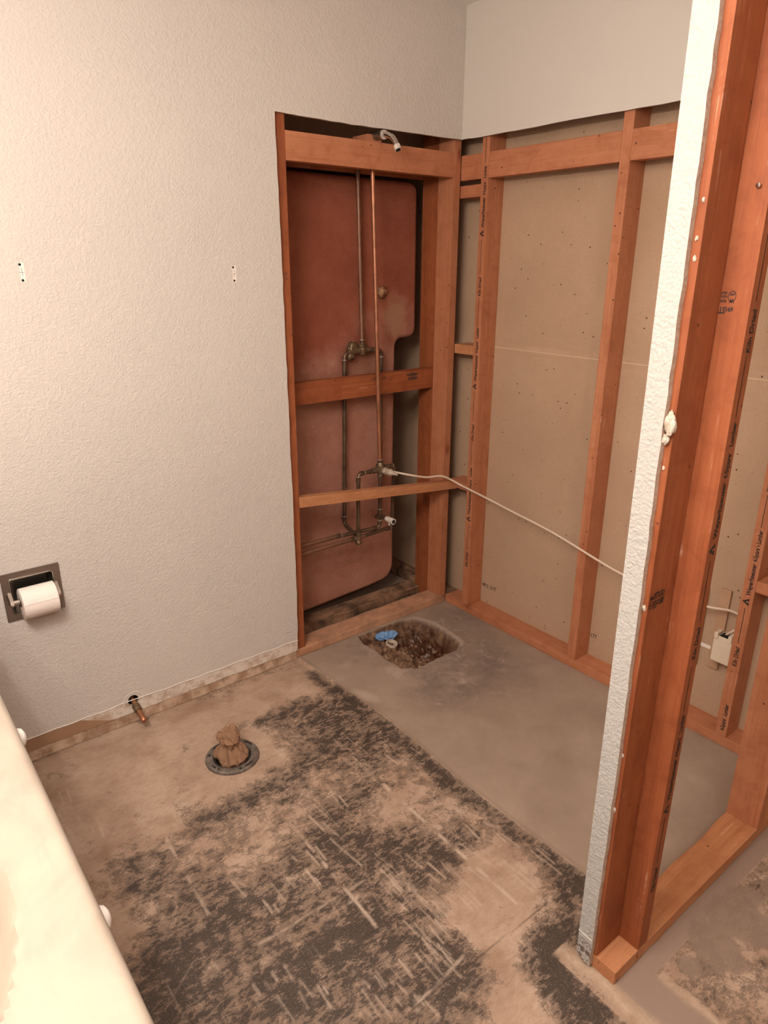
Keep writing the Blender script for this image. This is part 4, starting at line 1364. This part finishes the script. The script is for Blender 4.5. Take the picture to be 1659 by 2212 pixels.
rag('rag', (FL_C[0] - .002, FL_C[1] + .002, -.02),
    [(0, .036, -.03, 0, 0), (.18, .046, .012, 0, -.004), (.34, .050, .034, 0, -.004), (.50, .040, .056, -.002, 0), (.62, .029, .074, -.004, .004), (.78, .036, .096, -.002, .008), (.92, .032, .113, -.006, .012), (1.0, .014, .104, -.002, .012)],
    2.7, MAT['rag'], 3.4, 'crumpled brown rag stuffed into the toilet flange')


def rag_blue():
    bm = bmesh.new()
    bmesh.ops.create_icosphere(bm, subdivisions=6, radius=1)
    for v in bm.verts:
        n = v.co.normalized()
        t = n.x
        rd = 1 - abs(mn.noise(Vector((t * 2.6, n.y * 1.4, n.z * 1.4)) * .85 + Vector((5, 1, 0))) * 2.4)
        rd2 = 1 - abs(mn.noise(Vector((t * 5.0, n.y * 2, n.z * 2)) * .8 + Vector((1, 7, 0))) * 2.2)
        k = .80 + .30 * rd + .12 * rd2 - .12
        # waist between the two ends
        w = .84 + .16 * min(1, abs(t + .15) * 2.2)
        ax, ay = Vector((.94, -.34, 0)), Vector((.34, .94, 0))
        p = ax * (t * .054) + ay * (n.y * .024 * k * w) + Vector((0, 0, n.z * .024 * k * w))
        v.co = Vector((-.418, -.068, -.012)) + p
    return bm_mesh(bm, 'rag')


link('rag', rag_blue(), MAT['bluerag'], smooth=True, label='bright blue twisted rag in the rough hole by the floor plate', cat='rag')
# broken stones and white pipe rim lying in the pit below the blue rag
rp = random.Random(11)
for k in range(22):
    x, y = rp.uniform(-.54, -.22), rp.uniform(-.35, -.03)
    if -.47 < x < -.36 and -.11 < y < -.03:
        continue
    dpt = -(0.030 + 0.075 * min(max((x + .47) / .16, 0), 1) * min(max((.02 - y) / .10, 0), 1)) + .006
    lump('rubble_stone', (x, y, dpt), rp.uniform(.004, .010), MAT['stone'], k * 1.7, sub=3, amp=.5,
         squash=(1, 1, .7), label='small broken stone lying in the rough floor hole', cat='stone', group='rubble stones in the floor hole')
lathe('broken_pipe_rim', [(.022, -.03), (.026, -.03), (.026, .0), (.022, .001), (.022, -.03)], (-.428, -.118, -.022), (.1, -.2, 1), MAT['foam'], n=28,
      label='pale broken pipe rim just below the blue rag', cat='pipe')

# ------------------------------------------------------------------ toilet paper holder and roll
hold = empty('paper_holder', (TPX, -DW, TPZ), 'recessed chrome toilet paper holder in the painted wall', 'paper holder')
fr_out = [(TPX - .083, TPZ - .078), (TPX + .083, TPZ - .078), (TPX + .083, TPZ + .078), (TPX - .083, TPZ + .078)]


def rrect(cx, cz, hw, hh, r, n=6):
    P = []
    for (sx, sz, a0) in ((1, -1, -90), (1, 1, 0), (-1, 1, 90), (-1, -1, 180)):
        for k in range(n + 1):
            a = math.radians(a0 + 90 * k / n)
            P.append((cx + sx * (hw - r) + math.cos(a) * r, cz + sz * (hh - r) + math.sin(a) * r))
    return P


plate2d('flange_plate', [rrect(TPX, TPZ, .083, .078, .003), rrect(TPX, TPZ, .062, .057, .008)], .0035, ((0, -DW, 0), (1, 0, 0), (0, 0, 1)), MAT['satin'], hold)
tube('rim_bead', [(x, -DW - .0042, z) for x, z in rrect(TPX, TPZ, .0625, .0575, .009)] + [(rrect(TPX, TPZ, .0625, .0575, .009)[0][0], -DW - .0042, rrect(TPX, TPZ, .0625, .0575, .009)[0][1])], .0022, MAT['chrome'], hold, n=8)
# recess: five-sided box set into the wall
bm = bmesh.new()
o_ = rrect(TPX, TPZ, .062, .057, .008)
i_ = rrect(TPX, TPZ, .052, .046, .008)
r0 = [bm.verts.new((x, -DW - .002, z)) for x, z in o_]
r1 = [bm.verts.new((x, .040, z)) for x, z in i_]
for k in range(len(r0)):
    bm.faces.new((r0[k], r0[(k + 1) % len(r0)], r1[(k + 1) % len(r0)], r1[k]))
bm.faces.new(r1)
link('recess', bm_mesh(bm, 'recess'), MAT['satin'], hold)
YC = -.040
for sx in (-1, 1):
    bx0 = TPX + sx * .066
    bm = bmesh.new()
    prof = [(-DW - .003, TPZ + .020), (-DW - .003, TPZ - .022), (YC - .004, TPZ - .020), (YC - .010, TPZ - .011), (YC - .006, TPZ - .001)]
    f0 = [bm.verts.new((bx0 - .005, y, z)) for y, z in prof]
    f1 = [bm.verts.new((bx0 + .005, y, z)) for y, z in prof]
    bm.faces.new(f0)
    bm.faces.new(f1[::-1])
    for k in range(5):
        bm.faces.new((f0[k], f0[(k + 1) % 5], f1[(k + 1) % 5], f1[k]))
    bmesh.ops.bevel(bm, geom=list(bm.edges), offset=.0015, segments=2, affect='EDGES')
    link('arm', bm_mesh(bm, 'arm'), MAT['chrome'], hold)
ZR = TPZ - .008
tube('spindle', [(TPX - .064, YC, ZR), (TPX + .064, YC, ZR)], .0085, MAT['chrome'], hold)
roll_o = empty('toilet_paper_roll', (TPX + .004, YC, ZR - .048), 'white toilet paper roll hanging on the chrome wall holder', 'toilet paper')
rx0, rx1 = TPX - .044, TPX + .056
lathe('paper', [(.0195, 0), (.0455, 0), (.0485, .0015), (.0487, .05), (.0485, .0985), (.0455, .100), (.0195, .100), (.0195, 0)], (rx0, YC - .002, ZR - .010), (1, 0, 0), MAT['paper'], roll_o, n=64)
lathe('core', [(.0192, .0005), (.0195, .0), (.0195, .1), (.0185, .1), (.0185, 0), (.0192, .0005)], (rx0, YC - .002, ZR - .010), (1, 0, 0), MAT['card'], roll_o, n=40)
# loose sheet edge
box('loose_edge', (rx0 + .001, YC - .0510, ZR + .004), (rx1 - .001, YC - .0503, ZR + .0045), MAT['paper'], roll_o, bev=0)

# ------------------------------------------------------------------ marks left by a removed towel bar
for (cx, lab) in ((-1.656, 'bare strip with two screw holes on the painted wall, near the left picture edge'), (-1.0215, 'bare strip with two screw holes on the painted wall, near the opening')):
    t = empty('screw_hole_mark', (cx, -DW, 1.49), lab, 'wall mark')
    zc = 1.5195 if cx < -1.5 else 1.5125
    pts = rrect(cx + .002, zc, .0062, .026, .004)
    plate2d('bare_patch', [pts], .0006, ((0, -DW, 0), (1, 0, 0), (0, 0, 1)), MAT['patch'], t)
    for dz, dx in ((.0205, -.002), (-.0205, .000)):
        lathe('screw_hole', [(0, 0), (.0034, 0), (.0036, .0004), (0, .0005)], (cx + dx, -DW - .0006, zc + dz), (0, -1, 0), MAT['plug'], t, n=14)
    plate2d('pencil_cross', [[(cx - .006, zc - .0004), (cx + .007, zc - .0004), (cx + .007, zc + .0004), (cx - .006, zc + .0004)]], .0003, ((0, -DW - .0006, 0), (1, 0, 0), (0, 0, 1)), MAT['inkfade'], t)
    plate2d('pencil_cross', [[(cx + .001, zc - .010), (cx + .0018, zc - .010), (cx + .0018, zc + .012), (cx + .001, zc + .012)]], .0003, ((0, -DW - .0006, 0), (1, 0, 0), (0, 0, 1)), MAT['inkfade'], t)

# ------------------------------------------------------------------ vanity
CT = 0.82


def build_counter():
    xs = np.concatenate([np.arange(-2.60, -2.03, .008), np.array([-2.022, -2.016, -2.011, -2.007, -2.004, -2.002, -2.0005, -2.0])])
    ys = np.arange(-2.62, -0.0125, .010)
    X, Y = np.meshgrid(xs, ys, indexing='ij')
    ax, by = .18, .26
    q = np.sqrt(((X + 2.263) / ax) ** 2 + ((Y + 1.40) / by) ** 2)
    Z = np.full(X.shape, CT)
    Z = Z - np.where(q < 1, .11 * (1 - np.clip(q, 0, 1) ** 3.2), 0)
    Z = Z + .0025 * np.exp(-((q - 1.02) / .03) ** 2)
    # rounded front edge
    e = np.clip((X + 2.016) / .016, 0, 1)
    Z = Z - .016 * (1 - np.sqrt(np.clip(1 - e ** 2, 0, 1)))
    n = X.size
    co = np.stack([X, Y, Z], -1).reshape(-1, 3)
    nx, ny = X.shape
    idx = np.arange(n).reshape(nx, ny)
    F = np.stack([idx[:-1, :-1], idx[1:, :-1], idx[1:, 1:], idx[:-1, 1:]], -1).reshape(-1, 4).tolist()
    V = co.tolist()
    # skirt under the front edge
    b = len(V)
    for j, y in enumerate(ys):
        V.append([-2.0, float(y), CT - .034])
        V.append([-2.03, float(y), CT - .038])
    for j in range(ny - 1):
        F.append([int(idx[-1, j]), b + 2 * j, b + 2 * j + 2, int(idx[-1, j + 1])])
        F.append([b + 2 * j, b + 2 * j + 1, b + 2 * j + 3, b + 2 * j + 2])
    me = bpy.data.meshes.new('counter')
    me.from_pydata(V, [], F)
    return me


link('vanity_counter', build_counter(), MAT['marble'], smooth='auto', label='cream marbled vanity counter with an oval basin, at the left picture edge', cat='counter')
van = empty('vanity_cabinet', (-2.3, -1.3, 0), 'vanity cabinet below the cream counter, only its white knobs showing', 'cabinet')
for y0 in (-2.60, -1.53, -0.038):
    box('side_panel', (-2.60, y0, 0.0008), (-2.066, y0 + .018, CT - .135), MAT['cabinet'], van, bev=.001)
box('face_frame', (-2.064, -2.60, 0.0008), (-2.046, -0.02, CT - .045), MAT['cabinet'], van, bev=.001)
box('bottom_panel', (-2.60, -2.58, 0.08), (-2.066, -0.04, 0.098), MAT['cabinet'], van, bev=.001)
doors = []
for (y0, y1, ky) in ((-0.50, -0.04, None), (-1.00 - .045, -0.52, -1.00), (-1.47 - .05, -1.06, -1.445), (-2.05, -1.54, None)):
    d_ = box('door', (-2.045, y0, .08), (-2.025, y1, CT - .06), MAT['cabinet'], van, bev=.003)
    doors.append(d_)
    if ky:
        kz = .758 if ky > -1.2 else .748
        kb = lathe('knob', [(0, 0), (.006, 0), (.006, .012), (.0135, .020), (.0175, .026), (.0178, .031), (.0150, .037), (.008, .041), (0, .042)], (-2.025, ky, kz), (1, 0, 0), MAT['porcelain'], d_, n=28, label='white round knob')
        lathe('knob_ring', [(.0135, .0195), (.0182, .0250), (.0186, .0275), (.0178, .0285)], (-2.025, ky, kz), (1, 0, 0), MAT['chrome'], kb, n=28)

print('objects', len(COL.objects))
